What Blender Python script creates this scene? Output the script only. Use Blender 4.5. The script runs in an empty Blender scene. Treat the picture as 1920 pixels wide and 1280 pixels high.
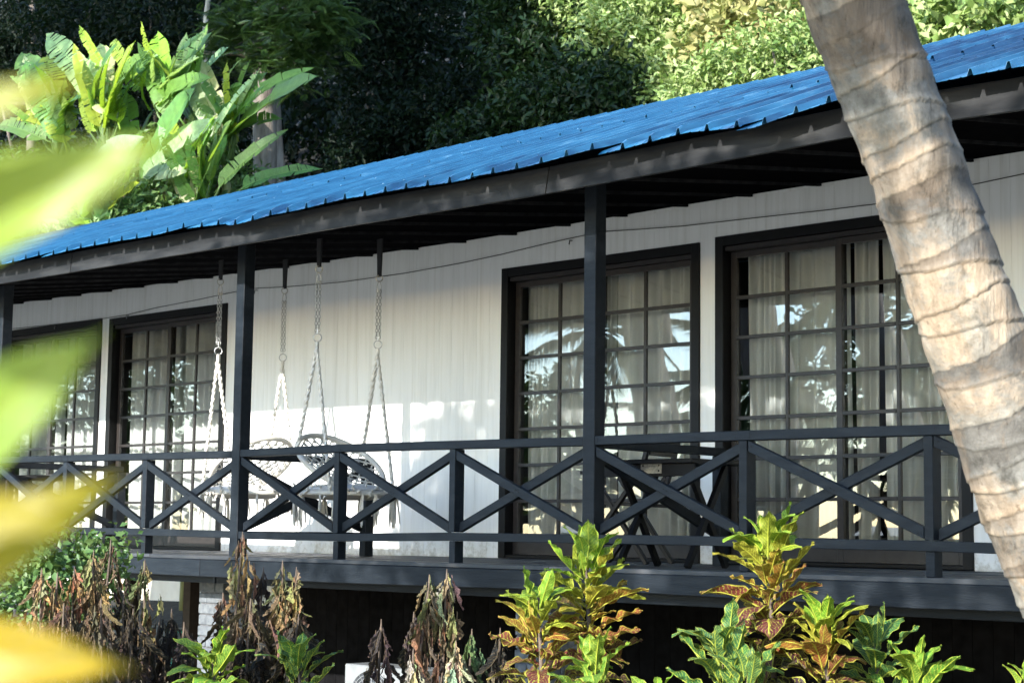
import bpy, bmesh, math, random
import numpy as np
from mathutils import Vector, Matrix

random.seed(7)
RNG = np.random.default_rng(7)
S = bpy.context.scene
COL = S.collection
rad = math.radians

# ------------------------------------------------------------------ camera
FPX, YAW, PIT, ROL = 3274.08, 0.77078, 0.10918, 0.01265
CAM = np.array([7.34508, -8.22659, 0.205])
FW = np.array([-math.sin(YAW)*math.cos(PIT), math.cos(YAW)*math.cos(PIT), math.sin(PIT)])
RT0 = np.array([math.cos(YAW), math.sin(YAW), 0.0])
UP0 = np.cross(RT0, FW)
RT = RT0*math.cos(ROL) + UP0*math.sin(ROL)
UP = -RT0*math.sin(ROL) + UP0*math.cos(ROL)
cd = bpy.data.cameras.new('camera')
cam = bpy.data.objects.new('camera', cd)
COL.objects.link(cam)
cam.matrix_world = Matrix(((RT[0], UP[0], -FW[0], CAM[0]), (RT[1], UP[1], -FW[1], CAM[1]),
                           (RT[2], UP[2], -FW[2], CAM[2]), (0, 0, 0, 1)))
cd.sensor_width = 36.0
cd.lens = FPX/1920*36
cd.clip_start = 0.05
cd.clip_end = 2000
cd.dof.use_dof = True
cd.dof.focus_distance = 11.0
cd.dof.aperture_fstop = 6.3
S.camera = cam

# ------------------------------------------------------------------ light
SUN = Vector((0.155, -1.0, 0.386)).normalized()          # towards the sun
w = bpy.data.worlds.new('World')
S.world = w
w.use_nodes = True
nt = w.node_tree
sky = nt.nodes.new('ShaderNodeTexSky')
sky.sky_type = 'NISHITA'
sky.sun_disc = False
sky.sun_elevation = math.asin(SUN.z)
sky.sun_rotation = math.atan2(SUN.x, SUN.y)
sky.air_density = 1.0; sky.dust_density = 0.2; sky.ozone_density = 1.6
bg = nt.nodes['Background']
bg.inputs['Strength'].default_value = 0.15
nt.links.new(sky.outputs['Color'], bg.inputs['Color'])
ld = bpy.data.lights.new('sun', 'SUN')
ld.energy = 2.2
ld.angle = rad(0.53)
ld.color = (1.0, 0.965, 0.91)
sun = bpy.data.objects.new('sun', ld)
COL.objects.link(sun)
sun.rotation_euler = SUN.to_track_quat('Z', 'Y').to_euler()
S.view_settings.view_transform = 'Standard'
S.view_settings.look = 'None'
S.view_settings.exposure = 2.5
S.view_settings.gamma = 1.0
S.view_settings.use_curve_mapping = False
S.cycles.transparent_max_bounces = 24
S.cycles.max_bounces = 8
S.cycles.transmission_bounces = 6

# ------------------------------------------------------------------ helpers
def ray(x, y):
    return FW + RT*(x-960)/FPX - UP*(y-640)/FPX
def atY(x, y, Y):
    d = ray(x, y)
    return Vector(CAM + d*(Y-CAM[1])/d[1])
def atD(x, y, D):
    return Vector(CAM + ray(x, y)*D)

def interp(x, pts):
    if x <= pts[0][0]: return pts[0][1]
    for (a, b), (c, d) in zip(pts, pts[1:]):
        if x <= c: return b + (d-b)*(x-a)/(c-a)
    return pts[-1][1]

def link(name, me, mat=None, parent=None):
    o = bpy.data.objects.new(name, me)
    COL.objects.link(o)
    if mat is not None and len(me.materials) == 0:
        me.materials.append(mat)
    if parent is not None:
        o.parent = parent
    return o

def tag(o, label=None, cat=None, group=None, kind=None):
    if label: o['label'] = label
    if cat: o['category'] = cat
    if group: o['group'] = group
    if kind: o['kind'] = kind
    return o

def thing(name, label, cat, loc=(0, 0, 0), group=None):
    o = bpy.data.objects.new(name, None)
    o.empty_display_size = 0.1
    COL.objects.link(o)
    o.location = loc
    return tag(o, label, cat, group)

class MB:
    """collects shapes, builds one mesh object"""
    def __init__(s):
        s.v = []; s.f = []; s.uv = None
    def add(s, vs, fs):
        n = len(s.v)
        s.v += [tuple(v) for v in vs]
        s.f += [tuple(i+n for i in f) for f in fs]
        return s
    def box(s, x0, x1, y0, y1, z0, z1):
        vs = [(x, y, z) for z in (z0, z1) for y in (y0, y1) for x in (x0, x1)]
        return s.add(vs, [(0, 2, 3, 1), (4, 5, 7, 6), (0, 1, 5, 4), (2, 6, 7, 3), (0, 4, 6, 2), (1, 3, 7, 5)])
    def bar(s, a, b, wd, hg, up=(0, 0, 1)):
        a = Vector(a); b = Vector(b); d = (b-a).normalized(); up = Vector(up)
        r = d.cross(up)
        if r.length < 1e-4: r = d.cross(Vector((0, 1, 0)))
        r.normalize(); u = r.cross(d).normalized()
        vs = []
        for p in (a, b):
            for sx, sy in ((-1, -1), (1, -1), (1, 1), (-1, 1)):
                vs.append(p + r*sx*wd/2 + u*sy*hg/2)
        return s.add(vs, [(0, 1, 2, 3), (4, 7, 6, 5), (0, 4, 5, 1), (1, 5, 6, 2), (2, 6, 7, 3), (3, 7, 4, 0)])
    def tube(s, pts, r, n=8, closed=False, r2=None):
        pts = [Vector(p) for p in pts]
        m = len(pts)
        rs = r if isinstance(r, (list, tuple)) else [r]*m
        base = len(s.v)
        u = None
        for i, p in enumerate(pts):
            if closed: d = pts[(i+1) % m]-pts[i-1]
            else: d = pts[min(i+1, m-1)]-pts[max(i-1, 0)]
            d.normalize()
            if u is None:
                u = d.cross(Vector((0.13, 0.2, 1)))
                if u.length < 1e-3: u = d.cross(Vector((1, 0, 0)))
            u = (u - d*u.dot(d)).normalized()
            v = d.cross(u)
            for k in range(n):
                a = 2*math.pi*k/n
                s.v.append(tuple(p + (u*math.cos(a)+v*math.sin(a))*rs[i]))
        for i in range(m if closed else m-1):
            j = (i+1) % m
            for k in range(n):
                l = (k+1) % n
                s.f.append((base+i*n+k, base+i*n+l, base+j*n+l, base+j*n+k))
        if not closed:
            s.f.append(tuple(base+k for k in reversed(range(n))))
            s.f.append(tuple(base+(m-1)*n+k for k in range(n)))
        return s
    def mesh(s, name, smooth=False, bevel=0):
        me = bpy.data.meshes.new(name)
        me.from_pydata(s.v, [], s.f)
        me.validate()
        if bevel:
            bm = bmesh.new(); bm.from_mesh(me)
            bmesh.ops.bevel(bm, geom=bm.edges[:], offset=bevel, segments=1, affect='EDGES', clamp_overlap=True)
            bm.to_mesh(me); bm.free()
        if smooth:
            me.shade_smooth()
        me.update()
        return me
    def build(s, name, mat, parent=None, smooth=False, bevel=0):
        return link(name, s.mesh(name, smooth, bevel), mat, parent)

def box(name, mat, parent, x0, x1, y0, y1, z0, z1, bevel=0.0):
    return MB().box(x0, x1, y0, y1, z0, z1).build(name, mat, parent, bevel=bevel)

# ------------------------------------------------------------------ materials
def mat(name):
    m = bpy.data.materials.new(name); m.use_nodes = True
    m.node_tree.nodes.clear()
    return m, m.node_tree
def N(nt, typ, **kw):
    n = nt.nodes.new(typ)
    for k, v in kw.items():
        if k.startswith('i_'):
            key = k[2:].replace('_', ' ')
            n.inputs[key].default_value = v
        else: setattr(n, k, v)
    return n
def ramp(nt, stops, fac=None):
    r = nt.nodes.new('ShaderNodeValToRGB')
    e = r.color_ramp.elements
    while len(e) < len(stops): e.new(0.5)
    for i, (p, c) in enumerate(stops):
        e[i].position = p
        e[i].color = (*c, 1) if len(c) == 3 else c
    if fac is not None: nt.links.new(fac, r.inputs['Fac'])
    return r
def coords(nt, scale=(1, 1, 1), kind='Object', rnd=True):
    tc = N(nt, 'ShaderNodeTexCoord')
    mp = N(nt, 'ShaderNodeMapping')
    mp.inputs['Scale'].default_value = scale
    nt.links.new(tc.outputs[kind], mp.inputs['Vector'])
    if rnd:
        oi = N(nt, 'ShaderNodeObjectInfo')
        cm = N(nt, 'ShaderNodeCombineXYZ')
        mu = N(nt, 'ShaderNodeMath', operation='MULTIPLY'); mu.inputs[1].default_value = 37.0
        nt.links.new(oi.outputs['Random'], mu.inputs[0])
        for k in range(3): nt.links.new(mu.outputs[0], cm.inputs[k])
        nt.links.new(cm.outputs[0], mp.inputs['Location'])
    return mp.outputs['Vector']
def noise(nt, vec, scale, detail=4, rough=0.55, dist=0.0):
    n = N(nt, 'ShaderNodeTexNoise')
    n.inputs['Scale'].default_value = scale; n.inputs['Detail'].default_value = detail
    n.inputs['Roughness'].default_value = rough; n.inputs['Distortion'].default_value = dist
    nt.links.new(vec, n.inputs['Vector'])
    return n.outputs['Fac']
def principled(nt, **kw):
    b = N(nt, 'ShaderNodeBsdfPrincipled')
    for k, v in kw.items():
        b.inputs[k.replace('_', ' ')].default_value = v
    o = N(nt, 'ShaderNodeOutputMaterial')
    nt.links.new(b.outputs[0], o.inputs['Surface'])
    return b, o
def bump(nt, b, h, strength=0.3, dist=0.01):
    n = N(nt, 'ShaderNodeBump')
    n.inputs['Strength'].default_value = strength; n.inputs['Distance'].default_value = dist
    nt.links.new(h, n.inputs['Height']); nt.links.new(n.outputs[0], b.inputs['Normal'])

def simple(name, stops, vscale=(1, 1, 1), nscale=6, rough=0.6, bs=0.3, bd=0.004, metal=0.0, detail=5, spec=0.5, rvar=0.0):
    m, nt = mat(name)
    v = coords(nt, vscale)
    f = noise(nt, v, nscale, detail)
    r = ramp(nt, stops, f)
    b, o = principled(nt, Roughness=rough, Metallic=metal)
    b.inputs['Specular IOR Level'].default_value = spec
    col = r.outputs[0]
    if rvar:
        oi = N(nt, 'ShaderNodeObjectInfo')
        mr = N(nt, 'ShaderNodeMapRange'); mr.inputs['To Min'].default_value = 1-rvar; mr.inputs['To Max'].default_value = 1+rvar
        nt.links.new(oi.outputs['Random'], mr.inputs[0])
        hs = N(nt, 'ShaderNodeHueSaturation'); nt.links.new(mr.outputs[0], hs.inputs['Value']); nt.links.new(col, hs.inputs['Color'])
        col = hs.outputs[0]
    if spec == 0:                     # rough stained timber without any sheen
        nt.nodes.remove(b); b = N(nt, 'ShaderNodeBsdfDiffuse'); nt.links.new(b.outputs[0], o.inputs['Surface'])
        nt.links.new(col, b.inputs['Color'])
    else:
        nt.links.new(col, b.inputs['Base Color'])
    f2 = noise(nt, v, nscale*6, 4)
    bump(nt, b, f2, bs, bd)
    return m

M = {}
# painted veranda timber: dark slate blue with grain along the piece
M['timber'] = simple('slate_painted_timber', [(0.25, (0.0047, 0.0073, 0.0109)), (0.5, (0.0078, 0.0114, 0.0161)), (0.68, (0.0125, 0.0166, 0.0212)), (0.85, (0.0285, 0.0311, 0.0342))], (.7, 4, 4), 6, .5, .5, .004, rvar=.25, detail=8, spec=.22)
M['fascia'] = simple('weathered_grey_fascia', [(0.2, (0.0049, 0.0055, 0.0061)), (0.45, (0.0110, 0.0116, 0.0128)), (0.6, (0.0245, 0.0251, 0.0257)), (0.8, (0.0459, 0.0453, 0.0447))], (.8, 2, 5), 2.2, .6, .35, .003, rvar=.1, spec=.2)
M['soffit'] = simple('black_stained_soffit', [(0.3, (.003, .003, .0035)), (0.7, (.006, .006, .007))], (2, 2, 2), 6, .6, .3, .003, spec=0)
M['batten'] = simple('dark_batten', [(0.3, (.012, .012, .013)), (0.7, (.03, .03, .032))], (2, 2, 2), 6, .5, .3, .003, spec=0)
M['deck'] = simple('weathered_deck_board', [(0.3, (0.0176, 0.0224, 0.0280)), (0.55, (0.0400, 0.0432, 0.0480)), (0.8, (0.0960, 0.0880, 0.0800))], (.8, 8, 2), 3, .55, .4, .003, rvar=.25)
M['blackwood'] = simple('black_brown_door_frame', [(0.3, (0.0024, 0.0023, 0.0025)), (0.7, (0.0049, 0.0046, 0.0049))], (2, 2, 2), 6, .45, .25, .002, spec=.25)
M['bronze'] = simple('bronze_door_sash', [(0.3, (0.0165, 0.0135, 0.0124)), (0.7, (0.0315, 0.0263, 0.0240))], (2, 2, 2), 8, .38, .2, .001)
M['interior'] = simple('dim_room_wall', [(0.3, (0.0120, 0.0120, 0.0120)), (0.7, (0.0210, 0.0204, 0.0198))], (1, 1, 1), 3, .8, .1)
M['dark'] = simple('dark_underdeck_wood', [(0.3, (.005, .005, .0052)), (0.7, (.011, .011, .012))], (2, 2, 2), 5, .8, .2, spec=0)
M['galv'] = simple('galvanised_steel', [(0.3, (.28, .28, .28)), (0.7, (.50, .50, .49))], (9, 9, 9), 8, .35, .1, .001, .9)
M['gold'] = simple('zinc_plated_ring', [(0.3, (.35, .33, .28)), (0.7, (.62, .58, .5))], (9, 9, 9), 8, .3, .1, .001, .9)
M['strap'] = simple('black_webbing', [(0.3, (.008, .008, .009)), (0.7, (.016, .016, .017))], (20, 20, 20), 9, .8, .4)
M['rope'] = simple('cotton_macrame_rope', [(0.3, (.50, .47, .41)), (0.7, (.78, .75, .68))], (30, 30, 30), 9, .9, .8, .003)
M['whitebrick'] = simple('shaded_whitewash_brick', [(0.2, (0.0560, 0.0640, 0.0720)), (0.45, (0.1120, 0.1240, 0.1360)), (0.8, (0.1760, 0.1920, 0.2000))], (4, 4, 4), 6, .85, .8, .008, rvar=.12)  # whitewash toned bluish grey, the shade under the deck put into the colour
M['mortar'] = simple('grey_mortar', [(0.3, (.08, .08, .085)), (0.7, (.14, .14, .145))], (4, 4, 4), 8, .95, .8, .008)
M['cushion'] = simple('grey_cushion', [(0.3, (.42, .42, .43)), (0.7, (.62, .62, .61))], (20, 20, 20), 9, .9, .5, .003)
M['acwhite'] = simple('off_white_enamel', [(0.3, (.17, .18, .18)), (0.7, (.24, .25, .25))], (2, 2, 2), 5, .4, .1)
M['acdark'] = simple('shadowed_fan_metal', [(0.3, (.03, .035, .04)), (0.7, (.06, .065, .075))], (3, 3, 3), 5, .5, .1)
M['pole'] = simple('brown_support_post', [(0.3, (.018, .013, .010)), (0.7, (.035, .025, .02))], (3, 3, 3), 5, .7, .3)
M['cream'] = simple('cream_render', [(0.3, (.62, .56, .45)), (0.7, (.74, .69, .58))], (1, 1, 1), 3, .85, .2)
M['teal'] = simple('teal_plastic', [(0.3, (.01, .25, .20)), (0.7, (.02, .36, .30))], (2, 2, 2), 5, .4, .1)
M['cable'] = simple('dark_cord', [(0.3, (.03, .03, .025)), (0.7, (.06, .055, .045))], (9, 9, 9), 9, .7, .1)

# grain stretched along x for long timber
def wall_material():
    m, nt = mat('cream_white_wall_board')
    v = coords(nt, (5, 5, .35))
    f = noise(nt, v, 3.0, 5, .6)
    r = ramp(nt, [(0.25, (.70, .70, .67)), (0.5, (.79, .79, .765)), (0.8, (.83, .83, .815))], f)
    b, o = principled(nt, Roughness=.42)
    # grime streaks running down and scuffs
    v2 = coords(nt, (9, 9, .12), rnd=False)
    g = ramp(nt, [(0.55, (1, 1, 1)), (0.72, (.88, .87, .84))], noise(nt, v2, 2.4, 5, .65))
    mx = N(nt, 'ShaderNodeMix', data_type='RGBA', blend_type='MULTIPLY'); mx.inputs[0].default_value = 1
    nt.links.new(r.outputs[0], mx.inputs[6]); nt.links.new(g.outputs[0], mx.inputs[7])
    # splash marks and mildew with their own ragged outline near the floor
    tc = N(nt, 'ShaderNodeTexCoord'); sp = N(nt, 'ShaderNodeSeparateXYZ'); nt.links.new(tc.outputs['Object'], sp.inputs[0])
    zz = N(nt, 'ShaderNodeMapRange'); zz.inputs['From Min'].default_value = 0; zz.inputs['From Max'].default_value = .32
    zz.inputs['To Min'].default_value = .16; zz.inputs['To Max'].default_value = -.12
    nt.links.new(sp.outputs[2], zz.inputs[0])
    ad = N(nt, 'ShaderNodeMath', operation='ADD'); nt.links.new(zz.outputs[0], ad.inputs[0])
    nt.links.new(noise(nt, coords(nt, (1, 1, 1), rnd=False), 9, 8, .75), ad.inputs[1])
    sr = ramp(nt, [(0.58, (1, 1, 1)), (0.75, (.62, .59, .53))], ad.outputs[0])
    m4 = N(nt, 'ShaderNodeMix', data_type='RGBA', blend_type='MULTIPLY'); m4.inputs[0].default_value = 1
    nt.links.new(mx.outputs[2], m4.inputs[6]); nt.links.new(sr.outputs[0], m4.inputs[7])
    nt.links.new(m4.outputs[2], b.inputs['Base Color'])
    bump(nt, b, noise(nt, coords(nt, (2, 2, .8)), 1.6, 3), .25, .01)
    return m
M['wall'] = wall_material()

def roof_material():
    m, nt = mat('blue_painted_roof_sheet')
    v = coords(nt, (6, .16, 1))
    f = noise(nt, v, 4.0, 6, .7)
    r = ramp(nt, [(0.25, (.006, .052, .115)), (0.45, (.011, .090, .18)), (0.6, (.024, .135, .245)), (0.78, (.15, .30, .40))], f)
    b, o = principled(nt, Roughness=.34)
    nt.links.new(r.outputs[0], b.inputs['Base Color'])
    rr = ramp(nt, [(0.3, (.22, .22, .22)), (0.7, (.5, .5, .5))], noise(nt, v, 9, 4))
    nt.links.new(rr.outputs[0], b.inputs['Roughness'])
    bump(nt, b, noise(nt, coords(nt, (1, 1, 1)), 3.0, 3), .5, .02)
    return m
M['roof'] = roof_material()

def glass_material():
    m, nt = mat('window_glass')
    tr = N(nt, 'ShaderNodeBsdfTransparent'); tr.inputs[0].default_value = (.93, .95, .94, 1)
    gl = N(nt, 'ShaderNodeBsdfGlossy'); gl.inputs['Roughness'].default_value = 0.004
    gl.inputs[0].default_value = (.95, .97, 1, 1)
    fr = N(nt, 'ShaderNodeFresnel'); fr.inputs[0].default_value = 2.25
    # old panes are not perfectly flat
    v = coords(nt, (1, 1, 1))
    bp = N(nt, 'ShaderNodeBump'); bp.inputs['Strength'].default_value = .05; bp.inputs['Distance'].default_value = .02
    nt.links.new(noise(nt, v, 2.2, 1), bp.inputs['Height'])
    nt.links.new(bp.outputs[0], gl.inputs['Normal'])
    mx = N(nt, 'ShaderNodeMixShader')
    nt.links.new(fr.outputs[0], mx.inputs[0]); nt.links.new(tr.outputs[0], mx.inputs[1]); nt.links.new(gl.outputs[0], mx.inputs[2])
    o = N(nt, 'ShaderNodeOutputMaterial'); nt.links.new(mx.outputs[0], o.inputs['Surface'])
    return m
M['glass'] = glass_material()

def curtain_material():
    m, nt = mat('sheer_curtain')
    v = coords(nt, (4, 4, .3))
    r = ramp(nt, [(0.3, (.66, .68, .67)), (0.7, (.84, .85, .83))], noise(nt, v, 4, 4))
    d = N(nt, 'ShaderNodeBsdfDiffuse'); t = N(nt, 'ShaderNodeBsdfTranslucent')
    nt.links.new(r.outputs[0], d.inputs[0]); nt.links.new(r.outputs[0], t.inputs[0])
    mx = N(nt, 'ShaderNodeMixShader'); mx.inputs[0].default_value = .25
    nt.links.new(d.outputs[0], mx.inputs[1]); nt.links.new(t.outputs[0], mx.inputs[2])
    o = N(nt, 'ShaderNodeOutputMaterial'); nt.links.new(mx.outputs[0], o.inputs['Surface'])
    return m
M['curtain'] = curtain_material()

def leafy(name, stops, rough=.5, trans=.3, tcol=(.30, .42, .04), spec=.4):
    """crown leaves: colour varies leaf by leaf"""
    m, nt = mat(name)
    g = N(nt, 'ShaderNodeNewGeometry')
    v = coords(nt, (1, 1, 1), rnd=True)
    ad = N(nt, 'ShaderNodeMath', operation='ADD'); mu = N(nt, 'ShaderNodeMath', operation='MULTIPLY'); mu.inputs[1].default_value = .45
    n = noise(nt, v, .9, 3)
    nt.links.new(g.outputs['Random Per Island'], mu.inputs[0]); nt.links.new(mu.outputs[0], ad.inputs[0])
    m2 = N(nt, 'ShaderNodeMath', operation='MULTIPLY'); m2.inputs[1].default_value = .7
    nt.links.new(n, m2.inputs[0]); nt.links.new(m2.outputs[0], ad.inputs[1])
    r = ramp(nt, stops, ad.outputs[0])
    b = N(nt, 'ShaderNodeBsdfPrincipled'); b.inputs['Roughness'].default_value = rough; b.inputs['Specular IOR Level'].default_value = spec
    nt.links.new(r.outputs[0], b.inputs['Base Color'])
    t = N(nt, 'ShaderNodeBsdfTranslucent')
    tm = N(nt, 'ShaderNodeMix', data_type='RGBA', blend_type='MIX'); tm.inputs[0].default_value = .5
    nt.links.new(r.outputs[0], tm.inputs[6]); tm.inputs[7].default_value = (*tcol, 1)
    nt.links.new(tm.outputs[2], t.inputs[0])
    mx = N(nt, 'ShaderNodeMixShader'); mx.inputs[0].default_value = trans
    nt.links.new(b.outputs[0], mx.inputs[1]); nt.links.new(t.outputs[0], mx.inputs[2])
    o = N(nt, 'ShaderNodeOutputMaterial'); nt.links.new(mx.outputs[0], o.inputs['Surface'])
    return m
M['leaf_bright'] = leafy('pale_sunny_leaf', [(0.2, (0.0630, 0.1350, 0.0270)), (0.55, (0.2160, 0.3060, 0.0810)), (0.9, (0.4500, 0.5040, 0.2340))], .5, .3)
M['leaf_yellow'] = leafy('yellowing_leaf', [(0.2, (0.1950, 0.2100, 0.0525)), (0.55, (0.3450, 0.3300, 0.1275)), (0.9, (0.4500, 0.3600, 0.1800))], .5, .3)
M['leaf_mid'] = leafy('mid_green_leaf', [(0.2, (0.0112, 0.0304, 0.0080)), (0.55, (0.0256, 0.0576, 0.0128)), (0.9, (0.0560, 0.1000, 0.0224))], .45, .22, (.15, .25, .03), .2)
M['leaf_dark'] = leafy('shaded_dark_green_leaf', [(0.2, (0.0012, 0.0044, 0.0019)), (0.55, (0.0029, 0.0083, 0.0034)), (0.9, (0.0078, 0.0161, 0.0063))], .5, .12, (.05, .10, .02), .12)  # dark green leaf with the forest's shade put into its colour
M['leaf_dim'] = leafy('shaded_glossy_leaf', [(0.2, (0.0033, 0.0099, 0.0033)), (0.55, (0.0077, 0.0199, 0.0055)), (0.9, (0.0194, 0.0387, 0.0099))], .45, .15, (.08, .15, .02), .2)  # darker copy of the mid green, the trees' shade put in
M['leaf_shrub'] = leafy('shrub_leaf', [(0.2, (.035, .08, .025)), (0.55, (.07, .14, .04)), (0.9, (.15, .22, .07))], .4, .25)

def vein_leaf(name, tcol, trans, freq, slant, vein, vstr, rough=.35, thin=.78, bstr=.6, mott=.4):
    """big leaf with a UV map: u along, v across; base colour is the object's own colour"""
    m, nt = mat(name)
    oi = N(nt, 'ShaderNodeObjectInfo')
    uv = N(nt, 'ShaderNodeUVMap')
    sp = N(nt, 'ShaderNodeSeparateXYZ'); nt.links.new(uv.outputs[0], sp.inputs[0])
    def mth(op, a, b=None, c=None):
        n = N(nt, 'ShaderNodeMath', operation=op)
        for i, q in enumerate((a, b, c)):
            if q is None: continue
            if isinstance(q, (int, float)): n.inputs[i].default_value = q
            else: nt.links.new(q, n.inputs[i])
        return n.outputs[0]
    t = mth('MULTIPLY', mth('ABSOLUTE', mth('SUBTRACT', sp.outputs[1], .5)), 2.0)
    wob = mth('MULTIPLY', noise(nt, coords(nt, (9, 9, 9)), 3, 3), .12)
    ph = mth('MULTIPLY', mth('ADD', mth('SUBTRACT', sp.outputs[0], mth('MULTIPLY', t, slant)), wob), freq*6.2832)
    lat = mth('SMOOTHSTEP' if False else 'SUBTRACT', mth('SINE', ph), thin)
    lat = mth('MINIMUM', mth('MAXIMUM', mth('MULTIPLY', lat, 5.0), 0.0), 1.0)
    mid = mth('LESS_THAN', t, .07)
    edge = mth('MULTIPLY', mth('GREATER_THAN', t, .90), .8)
    mask = mth('MAXIMUM', mth('MAXIMUM', lat, mid), edge if vstr > .5 else 0.0)
    fac = mth('MULTIPLY', mask, vstr)
    mo = ramp(nt, [(0.35, (1-mott, 1-mott, 1-mott)), (0.65, (1+mott*.4,)*3)], noise(nt, coords(nt, (1, 1, 1)), 22, 4))
    bc = N(nt, 'ShaderNodeMix', data_type='RGBA', blend_type='MULTIPLY'); bc.inputs[0].default_value = 1
    nt.links.new(oi.outputs['Color'], bc.inputs[6]); nt.links.new(mo.outputs[0], bc.inputs[7])
    vc = N(nt, 'ShaderNodeMix', data_type='RGBA', blend_type='MIX'); vc.inputs[0].default_value = .72
    nt.links.new(oi.outputs['Color'], vc.inputs[6]); vc.inputs[7].default_value = (*vein, 1)
    c = N(nt, 'ShaderNodeMix', data_type='RGBA', blend_type='MIX')
    nt.links.new(fac, c.inputs[0]); nt.links.new(bc.outputs[2], c.inputs[6]); nt.links.new(vc.outputs[2], c.inputs[7])
    b = N(nt, 'ShaderNodeBsdfPrincipled'); b.inputs['Roughness'].default_value = rough
    nt.links.new(c.outputs[2], b.inputs['Base Color'])
    bp = N(nt, 'ShaderNodeBump'); bp.inputs['Strength'].default_value = bstr; bp.inputs['Distance'].default_value = .006
    bp.invert = True
    nt.links.new(mask, bp.inputs['Height']); nt.links.new(bp.outputs[0], b.inputs['Normal'])
    tr = N(nt, 'ShaderNodeBsdfTranslucent')
    tm = N(nt, 'ShaderNodeMix', data_type='RGBA', blend_type='MIX'); tm.inputs[0].default_value = .5
    nt.links.new(c.outputs[2], tm.inputs[6]); tm.inputs[7].default_value = (*tcol, 1)
    nt.links.new(tm.outputs[2], tr.inputs[0])
    mx = N(nt, 'ShaderNodeMixShader'); mx.inputs[0].default_value = trans
    nt.links.new(b.outputs[0], mx.inputs[1]); nt.links.new(tr.outputs[0], mx.inputs[2])
    o = N(nt, 'ShaderNodeOutputMaterial'); nt.links.new(mx.outputs[0], o.inputs['Surface'])
    return m
M['croton'] = vein_leaf('croton_leaf', (.25, .30, .02), .22, 12, .25, (.55, .58, .06), .85, .62)
M['banana'] = vein_leaf('banana_leaf', (.42, .62, .03), .42, 34, .05, (.22, .34, .08), .35, .52, .2, .5, .3)
M['dried'] = vein_leaf('withered_leaf', (.20, .12, .05), .15, 8, .3, (.30, .21, .10), .4, .85, .7, 1.0, .7)
M['fore'] = vein_leaf('yellow_green_leaf', (.60, .55, .02), .5, 9, .4, (.5, .5, .08), .4, .4, .8, .3, .3)

def bark_palm():
    m, nt = mat('ringed_palm_bark')
    v = coords(nt, (1, 1, 1), rnd=False)
    vs = coords(nt, (9, 9, .9), rnd=False)
    base = ramp(nt, [(0.25, (.105, .082, .060)), (0.5, (.20, .162, .122)), (0.75, (.30, .255, .20))], noise(nt, vs, 2.2, 6, .65))
    pat = ramp(nt, [(0.47, (0, 0, 0)), (0.56, (1, 1, 1))], noise(nt, v, 4.2, 9, .72, .5))
    m1 = N(nt, 'ShaderNodeMix', data_type='RGBA', blend_type='MIX')
    nt.links.new(pat.outputs[0], m1.inputs[0]); nt.links.new(base.outputs[0], m1.inputs[6])
    lich = ramp(nt, [(0.3, (.085, .080, .070)), (0.6, (.175, .168, .150)), (0.8, (.30, .295, .27))], noise(nt, v, 18, 5, .7))
    nt.links.new(lich.outputs[0], m1.inputs[7])
    crk = ramp(nt, [(0.33, (.45, .42, .40)), (0.40, (1, 1, 1))], noise(nt, coords(nt, (26, 26, 2.2), rnd=False), 1.6, 6, .7))
    m0 = N(nt, 'ShaderNodeMix', data_type='RGBA', blend_type='MULTIPLY'); m0.inputs[0].default_value = .8
    nt.links.new(m1.outputs[2], m0.inputs[6]); nt.links.new(crk.outputs[0], m0.inputs[7]); m1 = m0
    # dark mildew
    dk = ramp(nt, [(0.56, (1, 1, 1)), (0.68, (.42, .42, .40))], noise(nt, v, 7.0, 8, .72, .3))
    m2 = N(nt, 'ShaderNodeMix', data_type='RGBA', blend_type='MULTIPLY'); m2.inputs[0].default_value = 1
    nt.links.new(m1.outputs[2], m2.inputs[6]); nt.links.new(dk.outputs[0], m2.inputs[7])
    b, o = principled(nt, Roughness=.8)
    b.inputs['Specular IOR Level'].default_value = .25
    at_ = N(nt, 'ShaderNodeAttribute'); at_.attribute_name = 'scar_tone'
    tr_ = ramp(nt, [(0.0, (.60, .58, .57)), (0.3, (.76, .74, .73)), (0.5, (1, 1, 1)), (0.75, (1.45, 1.38, 1.28))], at_.outputs['Fac'])
    m3 = N(nt, 'ShaderNodeMix', data_type='RGBA', blend_type='MULTIPLY'); m3.inputs[0].default_value = 1; m3.clamp_result = False
    nt.links.new(m2.outputs[2], m3.inputs[6]); nt.links.new(tr_.outputs[0], m3.inputs[7])
    nt.links.new(m3.outputs[2], b.inputs['Base Color'])
    fine = noise(nt, coords(nt, (40, 40, 5), rnd=False), 2.5, 6, .7)
    ad = N(nt, 'ShaderNodeMath', operation='ADD'); nt.links.new(fine, ad.inputs[0]); nt.links.new(noise(nt, v, 26, 6, .7), ad.inputs[1])
    bump(nt, b, ad.outputs[0], .8, .008)
    return m
M['palmbark'] = bark_palm()
M['bark'] = simple('grey_brown_bark', [(0.25, (.07, .055, .045)), (0.5, (.15, .125, .10)), (0.75, (.24, .21, .18))], (2, 2, .5), 4, .85, .9, .02)
M['palebark'] = simple('pale_lichen_bark', [(0.25, (.14, .13, .11)), (0.5, (.30, .29, .25)), (0.75, (.48, .47, .42))], (3, 3, 1), 5, .85, .9, .02)
M['pseudostem'] = simple('banana_pseudostem', [(0.25, (.10, .08, .03)), (0.5, (.20, .20, .07)), (0.75, (.30, .30, .12))], (4, 4, .6), 4, .6, .4, .01)
M['stalk'] = simple('green_leaf_stalk', [(0.3, (.05, .09, .02)), (0.7, (.10, .16, .04))], (3, 3, 3), 5, .5, .3)
M['stem'] = simple('woody_stem', [(0.25, (.05, .035, .025)), (0.75, (.14, .10, .07))], (9, 9, 3), 5, .8, .5, .004)
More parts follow.
